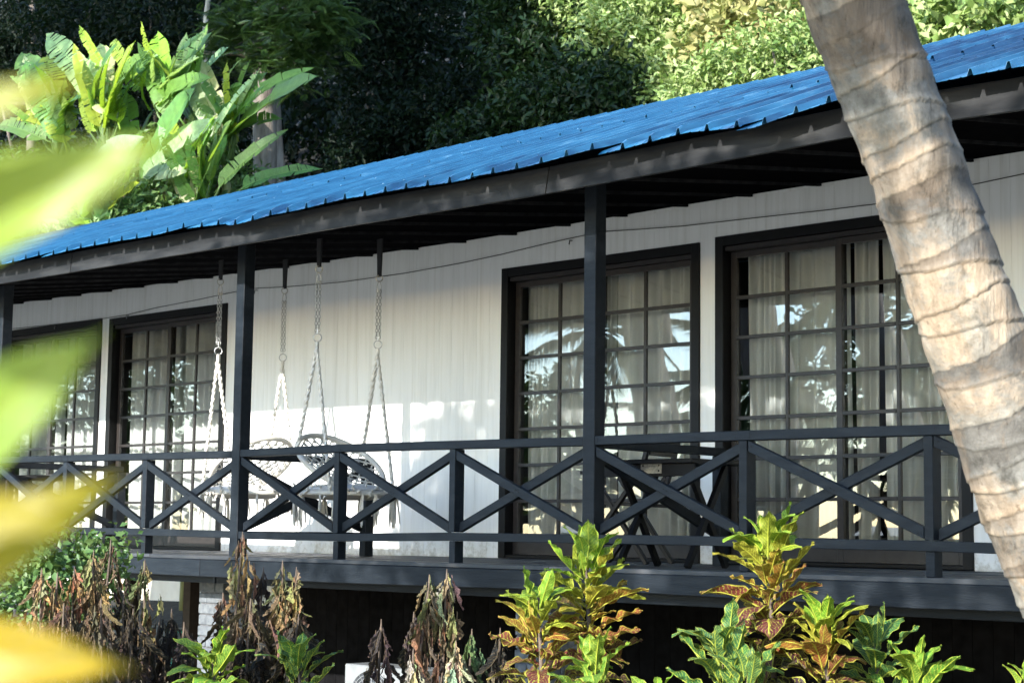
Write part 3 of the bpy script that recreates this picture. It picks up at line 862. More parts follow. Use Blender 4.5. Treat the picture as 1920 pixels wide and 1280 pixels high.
# ================================================================== SWING CHAIRS
def ring_pts(c, r, ax, ay, n=24):
    return [Vector(c)+ax*r*math.cos(2*math.pi*i/n)+ay*r*math.sin(2*math.pi*i/n) for i in range(n)]
def twisted(mb, a, b, r=.0145, pitch=.115, n=34):
    a = Vector(a); b = Vector(b); ln = (b-a).length
    d = (b-a).normalized(); u = d.cross(Vector((0, 1, .1))).normalized(); v = d.cross(u)
    for s in range(2):
        pts = []
        rs = []
        for i in range(n+1):
            t = i/n; ph = 2*math.pi*t*ln/pitch + s*math.pi
            pts.append(a+(b-a)*t + (u*math.cos(ph)+v*math.sin(ph))*r*.62)
            rs.append(r*(.72+.30*math.sin(ph*1.0)))
        mb.tube(pts, rs, 5)
def swing(cx, y1, y2, zstrap, zring, zseat, back, label, seed):
    """back=+1: the high back hoop stands on the +x side"""
    r_ = random.Random(seed)
    cy = (y1+y2)/2; R = .385
    t = thing('hanging_chair', label, 'hanging chair', (cx, cy, zstrap), 'macrame chairs hanging under the eave')
    t.location = (0, 0, 0)
    X, Y, Z = Vector((1, 0, 0)), Vector((0, 1, 0)), Vector((0, 0, 1))
    c = Vector((cx, cy, zseat))
    seat_pts = ring_pts(c, R, X, Y, 32)
    MB().tube(seat_pts, .019, 8, True).build('seat_hoop', M['rope'], t, smooth=True)
    # back hoop, hinged at the front of the seat and leaning over the back
    tilt = rad(37)
    ax = Vector((back*math.cos(tilt), 0, math.sin(tilt)))
    Rb = .37
    front = c - X*back*(R*.62)
    cb = front + ax*Rb + Z*.02
    back_pts = ring_pts(cb, Rb, ax, Y, 36)
    MB().tube(back_pts, .021, 8, True).build('back_hoop', M['rope'], t, smooth=True)
    # seat: woven base and cushion
    seat = MB()
    n = 24
    vs = [c-Z*.05]; fs = []
    for j, (rr, dz) in enumerate(((.5, -.045), (.85, -.02), (.98, 0))):
        for p in ring_pts(c+Z*dz, R*rr, X, Y, n): vs.append(p)
    fs += [(0, 1+i, 1+(i+1) % n) for i in range(n)]
    for j in range(2):
        for i in range(n):
            fs.append((1+j*n+i, 1+(j+1)*n+i, 1+(j+1)*n+(i+1) % n, 1+j*n+(i+1) % n))
    seat.add(vs, fs).build('seat_web', M['rope'], t, smooth=True)
    cu = MB(); vs = []; fs = []
    prof = [(.0, .075), (.5, .07), (.8, .055), (.92, .03), (.88, .005), (.5, -.01)]
    for rr, dz in prof:
        for p in ring_pts(c+Z*dz, R*max(rr, .02), X, Y, n): vs.append(p)
    for j in range(len(prof)-1):
        for i in range(n):
            fs.append((j*n+i, (j+1)*n+i, (j+1)*n+(i+1) % n, j*n+(i+1) % n))
    cu.add(vs, fs).build('cushion', M['cushion'], t, smooth=True)
    # diamond net inside the back hoop, bulging outwards
    net = MB()
    nrm = ax.cross(Y).normalized()
    if nrm.x*back < 0: nrm = -nrm
    def P(u, v):
        q = min(1.0, math.hypot(u, v))
        return cb + ax*u*Rb + Y*v*Rb + nrm*.10*(1-q*q)
    step = .17
    for sgn in (1, -1):
        k = -2.0
        while k < 2.0:
            pts = []
            for i in range(-14, 15):
                s_ = i/14*1.42
                u = (k + s_)/1.414; v = sgn*(s_-k)/1.414
                if u*u+v*v <= 1.0: pts.append(P(u, v))
            if len(pts) > 1: net.tube(pts, .0062, 4)
            k += step
    for i in range(-7, 8):
        for j in range(-7, 8):
            u, v = i*step*.707, j*step*.707
            if (i+j) % 2 == 0 and u*u+v*v < .95:
                p = P(u, v); net.tube([p-ax*.010, p, p+ax*.010], [.004, .011, .004], 5)
    net.build('back_net', M['rope'], t)
    # knotted band and loops under the hoop, fringe hanging from the seat
    band = MB()
    for i in range(150):
        a = r_.uniform(0, 2*math.pi); rr = R+r_.uniform(-.01, .035)
        p = c + X*rr*math.cos(a) + Y*rr*math.sin(a) + Z*r_.uniform(-.03, .05)
        q = p + Vector((r_.uniform(-1, 1), r_.uniform(-1, 1), r_.uniform(-1, 1)))*.035
        band.tube([p, (p+q)/2+Z*.012, q], [.006, .011, .004], 5)
    tag(band.build('knotted_band', M['rope'], t, smooth=True), kind='stuff')
    fr = MB()
    nt_ = 15
    for i in range(nt_):
        a = 2*math.pi*i/nt_ + r_.uniform(-.08, .08)
        p = c + X*(R+.012)*math.cos(a) + Y*(R+.012)*math.sin(a)
        ln = r_.uniform(.17, .27)
        for k in range(6):
            dx, dy = r_.uniform(-.022, .022), r_.uniform(-.022, .022)
            pts = [p, p+Vector((dx*.6, dy*.6, -ln*.25)), p+Vector((dx, dy, -ln*.6)), p+Vector((dx*1.2, dy*1.2, -ln*r_.uniform(.85, 1.05)))]
            fr.tube(pts, [.005, .007, .0065, .004], 4)
    tag(fr.build('fringe', M['rope'], t), kind='stuff')
    # suspension: strap, ring, chain, ring, twin twisted ropes on either side
    for y in (y1, y2):
        zt = zstrap+.22
        s = MB(); vs = []
        for z, w_ in ((zstrap+.012, .036), (zt+.20, .072)):
            vs += [(cx-w_/2, y-.008, z), (cx+w_/2, y-.008, z), (cx+w_/2, y+.008, z), (cx-w_/2, y+.008, z)]
        s.add(vs, [(0, 1, 2, 3), (7, 6, 5, 4)] + [(k, 4+k, 4+(k+1) % 4, (k+1) % 4) for k in range(4)])
        s.build('strap', M['strap'], t)
        v = (RT+0); rx = Vector(RT0)
        MB().tube(ring_pts((cx, y, zstrap-.005), .027, rx, Z, 14), .005, 5, True).build('ring', M['gold'], t, smooth=True)
        MB().tube(ring_pts((cx, y, zstrap-.075), .045, rx*.35, Z, 14), .0035, 5, True).build('snap_hook', M['galv'], t, smooth=True)
        ch = MB(); z = zstrap-.11; i = 0
        zend = zring+.05
        while z > zend:
            for off in ((-.013, .010) if True else (0,)):
                axx = rx if i % 2 == 0 else Vector((rx.y*-1, rx.x, 0))*.9+rx*.35
                ch.tube(ring_pts((cx+off*rx.x, y+off*rx.y, z), .016, axx*.6, Z, 8), .0032, 4, True)
            z -= .0265; i += 1
        ch.build('chain', M['galv'], t, smooth=True)
        MB().tube([(cx, y, zend+.02), (cx, y, zring+.03)], .0035, 5).build('link', M['galv'], t)
        MB().tube(ring_pts((cx, y, zring), .032, rx, Z, 18), .0042, 6, True).build('ring', M['galv'], t, smooth=True)
        sgn = -1 if y == y1 else 1
        wrap = MB(); wrap.tube([(cx, y, zring-.028), (cx, y, zring-.05), (cx, y, zring-.085)], [.012, .016, .013], 7)
        wrap.build('rope_wrap', M['rope'], t, smooth=True)
        # one rope down to the front of the seat hoop, one to the shoulder of the back hoop
        af = math.acos(max(-1, min(1, -.45)))
        pf = c + X*(-back)*R*.55 + Y*sgn*R*.84
        pb = cb + ax*Rb*.42 + Y*sgn*Rb*.905
        rp = MB(); twisted(rp, (cx, y, zring-.075), pf); rp.build('rope', M['rope'], t, smooth=True)
        rp = MB(); twisted(rp, (cx, y, zring-.075), pb); rp.build('rope', M['rope'], t, smooth=True)
    return t
swing(-4.83, .70, 1.40, 2.325, 1.722, .515, 1, 'macrame chair hanging left, seen through the railing beside the tall left post', 3)
swing(-3.10, .365, .99, 2.228, 1.688, .49, -1, 'macrame chair with grey cushion hanging right, its round back facing the left chair', 4)

# ================================================================== CORD ALONG THE WALL
cp = [(-300, 700), (15, 617), (103, 608), (189, 598), (238, 590), (292, 577), (365, 563), (440, 547), (474, 541), (534, 538), (640, 529), (760, 512), (860, 494), (940, 477), (1010, 460), (1068, 447), (1092, 442),
      (1135, 434), (1200, 430), (1280, 424), (1420, 408), (1540, 395), (1647, 382), (1730, 363), (1830, 345), (1920, 326), (2100, 300)]
pts = [atY(x, y, D-.045) for x, y in cp]
sm_pts = []
for a, b in zip(pts, pts[1:]):
    for k in range(3):
        sm_pts.append(a+(b-a)*k/3)
o = MB().tube(sm_pts, .0036, 5).build('wall_cord', M['cable'])
tag(o, 'thin dark cord sagging along the white wall above the doors', 'cord')
for px, py, lb in ((103, 613, 'small metal cord hook above the leftmost door'), (238, 593, 'small metal cord hook above the door beside the left swing'),
                   (1068, 453, 'small dark cord hook on the wall left of the central post'), (478, 546, 'small cord hook on the wall just right of the left tall post')):
    p = atY(px, py, D-.03)
    mb = MB(); mb.tube([p+Vector((0, .03, .012)), p+Vector((0, 0, .01)), p+Vector((.006, -.008, -.006)), p+Vector((0, -.004, -.022)), p+Vector((-.008, .002, -.012))], .0045, 5)
    tag(mb.build('cord_hook', M['galv'] if px < 300 else M['cable'], smooth=True), lb, 'hook', 'hooks holding the wall cord')

# ================================================================== VERANDA FURNITURE
def folding_chair(cx, cy, rot, label, m, plate=False):
    t = thing('folding_chair', label, 'chair', (cx, cy, 0), 'black folding chairs on the veranda')
    t.rotation_euler.z = rot
    def B(nm, a, b, w_, h_, mm=m, up=(0, 0, 1)):
        mb = MB(); mb.bar(a, b, w_, h_, up); return mb.build(nm, mm, t, bevel=.003)
    for s in (-1, 1):
        y = s*.24
        B('leg', (-.26, y, .003), (.20, y, .62), .045, .03)
        B('leg', (.26, y*.9, .003), (-.16, y*.9, .62), .045, .03)
        B('arm', (-.24, y, .635), (.26, y, .635), .055, .025)
        B('back_post', (.20, y, .55), (.30, y, .90), .04, .03)
    B('seat', (-.22, 0, .43), (.22, 0, .41), .46, .025)
    for z in (.70, .78, .86):
        B('back_slat', (.25+(z-.7)*.3, -.22, z), (.25+(z-.7)*.3, .22, z), .02, .05)
    return t
folding_chair(-.75, 1.30, rad(15), 'black folding chair left of the central post behind the railing', M['blackwood'])
# black table with a steel hinge plate, right of the central post
t = thing('folding_table', 'black folding table with a steel hinge plate behind the railing right of the central post', 'table', (0, 0, 0))
pc = atY(1240, 877, .50)
MB().box(pc.x-.42, pc.x+.36, .36, .95, .655, .683).build('table_top', M['blackwood'], t, bevel=.003)
MB().box(pc.x-.40, pc.x+.34, .40, .42, .575, .654).build('apron', M['blackwood'], t, bevel=.002)
for sx in (-1, 1):
    for (ya, yb) in ((.45, .85), (.85, .45)):
        mb = MB(); mb.bar((pc.x+sx*.28-.03, ya, .003), (pc.x+sx*.28-.03, yb, .654), .035, .04); mb.build('leg', M['blackwood'], t, bevel=.002)
pl = MB().box(pc.x-.085, pc.x+.085, .396, .3995, .594, .660); pl = pl.build('hinge_plate', M['gold'], t)
for sx in (-.065, .065):
    for sz_ in (.610, .644):
        MB().tube([(pc.x+sx, .3955, sz_), (pc.x+sx, .392, sz_)], .006, 8).build('screw', M['blackwood'], pl)
# round table at the left
tb = atY(72, 892, .75)
t = thing('round_table', 'small dark round table behind the railing at far left', 'table', (tb.x, tb.y, 0))
vs = MB()
vs.tube([(0, 0, .655), (0, 0, .662), (0, 0, .690), (0, 0, .694)], [.33, .345, .345, .33], 28); vs.build('table_top', M['blackwood'], t)
for k in range(4):
    a = k*math.pi/2+.5
    mb = MB(); mb.bar((.24*math.cos(a), .24*math.sin(a), .003), (-.16*math.cos(a), -.16*math.sin(a), .654), .03, .03); mb.build('leg', M['blackwood'], t)

# air conditioner under the deck
ac0 = atY(646, 1243, .30)
acx0, acz1 = ac0.x, ac0.z
t = thing('air_conditioner', 'white outdoor air conditioner unit standing under the deck among withered stems', 'air conditioner', (acx0, .3, GZ))
t.location = (0, 0, 0)
AW, AH, AD = .80, .54, .28
z0 = acz1-AH
body = MB()
body.box(acx0, acx0+AW, .302, .302+AD, z0, acz1)
bo = body.build('casing', M['acwhite'], t, bevel=.008)
fc = Vector((acx0+.30, .300, z0+AH/2))
MB().tube([fc+Vector((0, -.0005, 0)), fc+Vector((0, -.004, 0))], .235, 32).build('fan_shade_disc', M['acdark'], t)  # flat dark disc, shade of the fan opening put into its colour
g = MB()
for r_ in np.linspace(.03, .235, 9):
    g.tube(ring_pts(fc+Vector((0, -.012, 0)), r_, Vector((1, 0, 0)), Vector((0, 0, 1)), 28), .0028, 4, True)
for k in range(22):
    a = 2*math.pi*k/22
    g.tube([fc+Vector((.03*math.cos(a), -.014, .03*math.sin(a))), fc+Vector((.15*math.cos(a+.25), -.018, .15*math.sin(a+.25))), fc+Vector((.235*math.cos(a+.4), -.012, .235*math.sin(a+.4)))], .0024, 4)
g.build('fan_guard', M['acwhite'], t)
for sx in (.1, .62):
    MB().box(acx0+sx, acx0+sx+.06, .31, .57, GZ-.02, z0-.001).build('foot', M['acdark'], t)

# small outbuilding seen through the gap under the deck at the left
ob = thing('outbuilding', 'cream walled outbuilding with dark shutter glimpsed under the deck', 'outbuilding', (-17, 9.5, GZ))
ob.location = (0, 0, 0)
MB().box(-22, -13.5, 9.2, 9.35, GZ-.1, 1.9).build('wall', M['cream'], ob)
MB().box(-18.0, -14.6, 9.10, 9.197, -1.16, -1.08).build('sill', M['pole'], ob)
MB().box(-17.6, -15.0, 9.12, 9.198, GZ-.05, -1.165).build('shutter', M['pole'], ob)
MB().box(-22.2, -13.3, 8.9, 12, 1.905, 2.0).build('roof', M['soffit'], ob)
q = atY(368, 1150, 3.4)
t = thing('plastic_chair', 'teal plastic chair glimpsed under the deck beside a dark post', 'chair', (q.x, q.y, GZ))
for sx in (-.18, .18):
    for sy in (-.18, .18):
        mb = MB(); mb.bar((sx, sy, .01), (sx*.85, sy*.85, .42), .03, .03); mb.build('leg', M['teal'], t)
MB().box(-.22, .22, -.22, .22, .42, .445).build('seat', M['teal'], t, bevel=.008)
MB().box(-.20, .20, .19, .21, .5, .85).build('backrest', M['teal'], t, bevel=.006)

# ================================================================== FOLIAGE TOOLS
def crown_mesh(name, blobs, n, size, rng, aspect=.45, cluster=.35, up=.35, per=14, droop=.2, shell=.55):
    """n small folded leaves gathered in twigs spread over the outside of the blobs"""
    vols = np.array([b[1][0]*b[1][1]*b[1][2] for b in blobs])**(2/3)
    vols = vols/vols.sum()
    nc = max(1, n//per)
    bi = rng.choice(len(blobs), nc, p=vols)
    C0 = np.array([b[0] for b in blobs])[bi]; Rr = np.array([b[1] for b in blobs])[bi]
    d = rng.normal(size=(nc, 3)); d /= np.linalg.norm(d, axis=1)[:, None]
    rr = shell + (1-shell)*rng.random(nc)**.6
    # uneven outline: push in and out with direction
    wob = 1 + .16*np.sin(d[:, 0]*5+C0[:, 0]) * np.cos(d[:, 2]*6+C0[:, 1]) + .10*np.sin(d[:, 1]*11)
    cc = C0 + d*Rr*(rr*wob)[:, None]
    tw = d*np.array([1, 1, .5]) + rng.normal(size=(nc, 3))*.5
    tw /= np.linalg.norm(tw, axis=1)[:, None]
    k = np.repeat(np.arange(nc), per)
    m = len(k)
    s = rng.normal(size=(m, 3))*cluster*.38
    along = (rng.random(m)-.3)[:, None]*cluster*1.3
    p = cc[k] + s + tw[k]*along
    dr = tw[k]*.8 + rng.normal(size=(m, 3))*.75; dr[:, 2] -= droop
    dr /= np.linalg.norm(dr, axis=1)[:, None]
    nn = d[k]*.5 + np.array([0, 0, up]) + rng.normal(size=(m, 3))*.45
    side = np.cross(dr, nn); side /= (np.linalg.norm(side, axis=1)[:, None]+1e-9)
    nrm = np.cross(side, dr)
    ln = size*(.65+.7*rng.random(m))[:, None]
    wd = ln*aspect*.5
    V = np.empty((m, 4, 3))
    V[:, 0] = p; V[:, 2] = p+dr*ln - nrm*ln*.12
    V[:, 1] = p+dr*ln*.45+side*wd+nrm*ln*.10; V[:, 3] = p+dr*ln*.45-side*wd+nrm*ln*.10
    V = V.reshape(-1, 3)
    base = (np.arange(m)*4)[:, None]
    F = np.concatenate([base+np.array([0, 1, 2]), base+np.array([0, 2, 3])], axis=1).reshape(-1, 3)
    me = bpy.data.meshes.new(name)
    me.vertices.add(len(V)); me.vertices.foreach_set('co', V.ravel())
    me.loops.add(F.size); me.loops.foreach_set('vertex_index', F.ravel().astype(np.int32))
    me.polygons.add(len(F))
    me.polygons.foreach_set('loop_start', (np.arange(len(F))*3).astype(np.int32))
    me.polygons.foreach_set('loop_total', np.full(len(F), 3, np.int32))
    me.update(calc_edges=True); me.validate()
    return me, cc

def tree(name, label, cat, base, top, r0, r1, blobs, n, size, lm, bm, seed, group=None, limbs=7, bend=.3, **kw):
    rng = np.random.default_rng(seed)
    t = thing(name, label, cat, tuple(base), group)
    b = Vector(base); tp = Vector(top)
    pts = []; rs = []
    ph = rng.random()*6
    for i in range(9):
        k = i/8
        p = (tp-b)*k + Vector((math.sin(ph+k*4)*bend*k*(1-k)*2, math.cos(ph+k*3)*bend*k*(1-k)*2, 0))
        pts.append(p); rs.append(r0+(r1-r0)*k + (r0*.35 if i == 0 else 0))
    mb = MB(); mb.tube(pts, rs, 10)
    for i in range(limbs):
        bl = blobs[i % len(blobs)]
        k = .55+.4*rng.random()
        s = pts[int(k*8)]
        e = Vector(bl[0])-b + Vector(rng.normal(size=3))*Vector(bl[1]).length*.22
        mid = s*.5+e*.5+Vector((0, 0, -.25))
        mb.tube([s, mid, e], [r1*.75+.01, r1*.45+.008, r1*.15+.004], 6)
    mb.build('trunk', bm, t, smooth=True)
    me, cc = crown_mesh('crown', blobs, n, size, rng, **kw)
    o = link('crown', me, lm, t); o['kind'] = 'stuff'
    o.location = -Vector(base)
    return t

# leaf blades with UVs ------------------------------------------------------
def blade(name, length, width, nu, nv, wfun, curve, fold, wavy=0.0, seed=0, tears=None, petiole=0.0, crumple=0.0):
    """leaf along +x, up +z. curve(u)->(x,z) of the midrib"""
    r = random.Random(seed)
    vs = []; uvs = []; fs = []; fu = []
    grp = []; g = 0; lastoff = {-1: 0, 1: 0}
    cuts = {-1: set(), 1: set()}
    if tears:
        for s in (-1, 1):
            for i in range(2, nu-1):
                if r.random() < tears: cuts[s].add(i)
    ph = r.uniform(0, 6)
    # each half separately so that tears can open
    for s in (-1, 1):
        off = 0.0; twist = 0.0
        rows_prev = None
        for i in range(nu):
            if i in cuts[s] or i == 0:
                off = r.uniform(-.06, .06) if tears else 0; drop = r.uniform(-.02, .30) if tears else 0
            ring = []
            for end in (0, 1):
                u = (i+end)/nu
                # leave a small slit at torn places
                uu = u
                if tears and end == 0 and i in cuts[s]: uu = u + .25/nu
                cx, cz = curve(uu)
                row = []
                for j in range(nv+1):
                    v = j/nv
                    wd = width*.5*wfun(u)*v
                    a = fold + (drop if tears else 0)*v
                    yy = s*wd*math.cos(a)
                    zz = wd*math.sin(fold) - wd*v*(drop if tears else 0)
                    wv = wavy*width*math.sin(u*19+ph+s)*v*v
                    cr = crumple*width*(math.sin(u*23+s*v*7+ph)+math.sin(v*11+u*9+ph*2))*.5
                    lean = off*width*v if tears else 0
                    row.append((cx*length+lean-.12*width*v*(1 if not tears else .3), yy+cr*.4, cz*length+zz+wv+cr))
                ring.append(row)
            if rows_prev is not None and not (i in cuts[s]):
                ring[0] = rows_prev_idx
            idx = []
            for e, row in enumerate(ring):
                if e == 0 and rows_prev is not None and not (i in cuts[s]):
                    idx.append(rows_prev_idx); continue
                ii = []
                for j, p in enumerate(row):
                    vs.append(p); uvs.append(((i+e)/nu, .5+s*.5*j/nv)); ii.append(len(vs)-1)
                idx.append(ii)
            for j in range(nv):
                q = (idx[0][j], idx[1][j], idx[1][j+1], idx[0][j+1])
                fs.append(q if s < 0 else q[::-1])
            rows_prev = ring[1]; rows_prev_idx = idx[1]
    # midrib tube
    mb = MB(); mb.v = vs; mb.f = fs
    nb = len(vs)
    pr = []
    rr = []
    if petiole > 0:
        c0 = curve(0); c1 = curve(.04)
        dx, dz = (c1[0]-c0[0]), (c1[1]-c0[1]); q = math.hypot(dx, dz)
        pr.append((c0[0]*length-petiole*dx/q, 0, c0[1]*length-petiole*dz/q)); rr.append(width*.035)
    for i in range(9):
        c = curve(i/8*.97); pr.append((c[0]*length, 0, c[1]*length-.006*width)); rr.append(width*(.032*(1-i/8)+.006))
    mb.tube(pr, rr, 5)
    me = bpy.data.meshes.new(name); me.from_pydata(mb.v, [], mb.f)
    uvs += [(.5, .5)]*(len(mb.v)-len(uvs))
    ul = me.uv_layers.new(name='UVMap')
    for lp in me.loops: ul.data[lp.index].uv = uvs[lp.vertex_index]
    me.shade_smooth(); me.update()
    return me

def place(name, me, base, direction, normal, scale, color, parent, m):
    d = Vector(direction).normalized(); n = Vector(normal)
    y = n.cross(d)
    if y.length < 1e-4: y = Vector((0, 1, 0)).cross(d)
    y.normalize(); z = d.cross(y).normalized()
    if len(me.materials) == 0: me.materials.append(m)
    o = bpy.data.objects.new(name, me); COL.objects.link(o)
    o.matrix_world = Matrix(((d.x, y.x, z.x, base[0]), (d.y, y.y, z.y, base[1]), (d.z, y.z, z.z, base[2]), (0, 0, 0, 1))) @ Matrix.Diagonal((scale[0], scale[1], scale[2], 1))
    o.color = (*color, 1)
    if parent is not None:
        mw = o.matrix_world.copy()
        o.parent = parent
        o.matrix_parent_inverse = Matrix.Translation(-parent.location)
    return o

# ================================================================== BANANA CLUMP
def bcurve(bend):
    def f(u):
        a = bend*u
        return ((math.sin(a)/bend, (math.cos(a)-1)/bend) if abs(bend) > 1e-3 else (u, 0))
    return f
bw = lambda u: max(.02, (min(1, u/.10)**.5)*(1-max(0, (u-.55)/.45)**2.4)*(.92+.08*math.sin(u*9)))
BL = []
for sd in range(10):
    BL.append(blade('banana_leaf', 1, .23, 30, 4, bw, bcurve([.25, .5, .8, .35, .6, .15, 1.0, .4, .7, .3][sd]), [.35, .25, .45, .3, .5][sd % 5], .02, sd, [.18, .45, .22, .65, .3, .14, .5, .25, .8, .2][sd], .10))
bananas = [
    # label, stem top pixel, depth, leaves (base px, tip px, width factor, mesh, colour)
    ('banana plant at the front right of the clump, its broad leaves over the roof', (372, 378), 8.9,
     [((262, 345), (368, 162), 1.0, 0, 'g'), ((264, 372), (412, 222), .95, 2, 'w'), ((262, 372), (350, 322), .8, 6, 'w'), ((366, 378), (434, 226), 1.5, 5, 'g'),
      ((412, 350), (540, 243), .8, 7, 'd'), ((455, 352), (605, 316), .75, 4, 'd'), ((345, 330), (352, 240), .7, 3, 'g'), ((405, 250), (476, 146), .95, 9, 'w')]),
    ('banana plant at the right of the clump reaching across the thick grey trunk', (425, 275), 9.7,
     [((436, 250), (598, 142), .85, 0, 'g'), ((450, 206), (588, 128), .8, 7, 'g'), ((352, 238), (404, 184), 1.1, 2, 'w'), ((436, 262), (530, 222), .8, 4, 'd'),
      ((425, 180), (455, 158), .7, 8, 'g'), ((365, 168), (430, 88), 1.1, 9, 'w'), ((372, 140), (390, 44), .55, 5, 'g'), ((330, 172), (392, 66), .95, 0, 'w'), ((350, 190), (365, 120), 1.2, 2, 'g'), ((420, 165), (452, 112), .7, 3, 'w')]),
    ('banana plant at the centre of the clump with torn bright leaves pointing up', (322, 215), 9.4,
     [((330, 178), (264, 40), .6, 8, 'y'), ((275, 160), (212, 76), .5, 8, 'y'), ((262, 165), (295, 105), 1.0, 3, 'w'), ((300, 200), (305, 120), 1.1, 5, 'y'), ((282, 205), (275, 130), .9, 2, 'y'),
      ((320, 215), (345, 140), .8, 3, 'g'), ((250, 320), (238, 172), 1.2, 5, 'g'), ((255, 300), (292, 200), 1.0, 0, 'g'), ((240, 250), (210, 175), .8, 1, 'y')]),
    ('banana plant left of centre with a ragged pale leaf leaning left', (205, 240), 9.2,
     [((192, 180), (86, 64), .95, 3, 'w'), ((200, 138), (148, 48), .9, 9, 'y'), ((208, 195), (216, 92), .8, 8, 'w'), ((172, 216), (114, 203), 1.1, 5, 'd'), ((205, 165), (190, 110), .9, 2, 'w'),
      ((170, 250), (150, 160), 1.1, 1, 'y'), ((222, 230), (205, 150), 1.0, 4, 'y'), ((240, 168), (186, 150), .8, 7, 'g')]),
    ('banana plant at the far left of the clump with drooping torn leaves', (112, 262), 9.5,
     [((96, 190), (18, 143), .8, 3, 'g'), ((112, 184), (62, 136), .7, 8, 'y'), ((128, 184), (104, 150), .8, 5, 'y'), ((108, 238), (28, 222), .9, 6, 'y'), ((84, 262), (-6, 236), .9, 4, 'g'),
      ((105, 226), (68, 200), .9, 2, 'w'), ((140, 240), (118, 180), .9, 1, 'w'), ((70, 240), (5, 190), .8, 1, 'g')]),
    ('small banana plant low at the left just above the blue roof', (190, 415), 8.2,
     [((185, 385), (148, 338), 1.5, 5, 'g'), ((195, 400), (205, 335), 1.3, 2, 'w'), ((120, 430), (58, 392), .9, 4, 'w'), ((88, 438), (62, 395), .9, 3, 'w'), ((210, 395), (235, 320), 1.3, 0, 'g'),
      ((132, 420), (108, 372), 1.1, 5, 'g'), ((170, 425), (120, 400), .9, 7, 'y'), ((200, 360), (165, 300), 1.2, 1, 'y'), ((240, 340), (270, 270), 1.2, 9, 'g')]),
]
BC = {'g': (.12, .26, .05), 'w': (.46, .56, .28), 'y': (.30, .44, .03), 'd': (.04, .13, .03)}
rb = random.Random(11)
for lab, top, Yp, leaves in bananas:
    tp = atY(top[0], top[1], Yp)
    base = Vector((tp.x+.1, tp.y, GZ-.1))
    t = thing('banana_plant', lab, 'banana plant', tuple(base), 'banana plants behind the roof')
    h = tp.z-base.z
    MB().tube([(0, 0, 0), (.02, 0, h*.4), (-.03, 0, h*.8), tuple(tp-base)], [.17, .14, .11, .06], 10).build('pseudostem', M['pseudostem'], t, smooth=True)
    dead = MB()
    for k in range(16):                      # dry brown leaf sheaths hanging round the stem
        a = rb.uniform(0, 6.28); z = h*rb.uniform(.55, .95); q = Vector((.1*math.cos(a), .1*math.sin(a), z))
        ln = rb.uniform(.4, 1.0); o2 = Vector((math.cos(a)*.35, math.sin(a)*.35, -ln))
        w_ = Vector((-math.sin(a), math.cos(a), 0))*rb.uniform(.04, .10)
        dead.add([q, q+o2*.3+w_+Vector((math.cos(a)*.1, math.sin(a)*.1, .1)), q+o2, q+o2*.35-w_], [(0, 1, 2), (0, 2, 3)])
    dead.build('dead_sheaths', M['litter'], t)
    for k in range(20):                       # younger and older leaves deeper in the plant
        a0 = rb.uniform(0, 6.28)
        leaves = leaves + [((top[0]+rb.uniform(-22, 22), top[1]-rb.uniform(-5, 45)), (top[0]+rb.uniform(-85, 85), top[1]-rb.uniform(70, 165)), rb.uniform(.75, 1.1), rb.randrange(10), rb.choice('gwdyd'))]
    for (b0, t0, wf, mi, ck) in leaves:
        yb = Yp + rb.uniform(-.25, .15); yt = Yp + rb.uniform(-.9, .5)
        A = atY(b0[0], b0[1], yb); B = atY(t0[0], t0[1], yt)
        v = B-A; ln = v.length
        # broad faces look towards the light and the viewer with some variety
        nrm = Vector((.25+rb.uniform(-.5, .5), -.8, .45+rb.uniform(-.3, .4)))
        c = [q*rb.uniform(.8, 1.2) for q in BC[ck]]
        bend = [.25, .5, .8, .35, .6, .15, 1.0, .4, .7, .3][mi]
        ch = Vector((math.sin(bend)/bend, 0, (math.cos(bend)-1)/bend)); sc = ln/ch.length
        # rotate so that the chord of the bent blade meets the tip
        d = v.normalized(); y = nrm.cross(d).normalized(); z = d.cross(y).normalized()
        al = math.atan2(-ch.z, ch.x)
        d2 = d*math.cos(al)+z*math.sin(al); z2 = z*math.cos(al)-d*math.sin(al)
        place('leaf', BL[mi], A, d2, z2, (sc, sc*wf*1.15, sc), c, t, M['banana'])
        if rb.random() < .8:
            s = tp-base-Vector((0, 0, .35)); e = A-base
            if (e-s).length > .25:
                MB().tube([s, (s+e)/2+Vector((0, 0, -.12)), e], [.035, .026, .016], 6).build('leaf_stalk', M['stalk'], t, smooth=True)

# ================================================================== JUNGLE BEHIND
def T(px, py, Y): return atY(px, py, Y)
def blob(px, py, Y, rx, ry, rz):
    p = atY(px, py, Y); return ((p.x, p.y, p.z), (rx, ry, rz))
def gz(y): return GZ if y <= 12 else GZ+(y-12)*.85
def jungle(name, label, tr, Y, blobs, n, size, lm, bm, seed, r0=.22, r1=.08, **kw):
    p = atY(tr[0], tr[1], Y)
    base = Vector((p.x+tr[2] if len(tr) > 2 else p.x, Y, gz(Y)-.2))
    return tree(name, label, 'tree', base, p, r0, r1, [blob(*b) for b in blobs], n, size, lm, bm, seed, 'trees behind the bungalow', **kw)
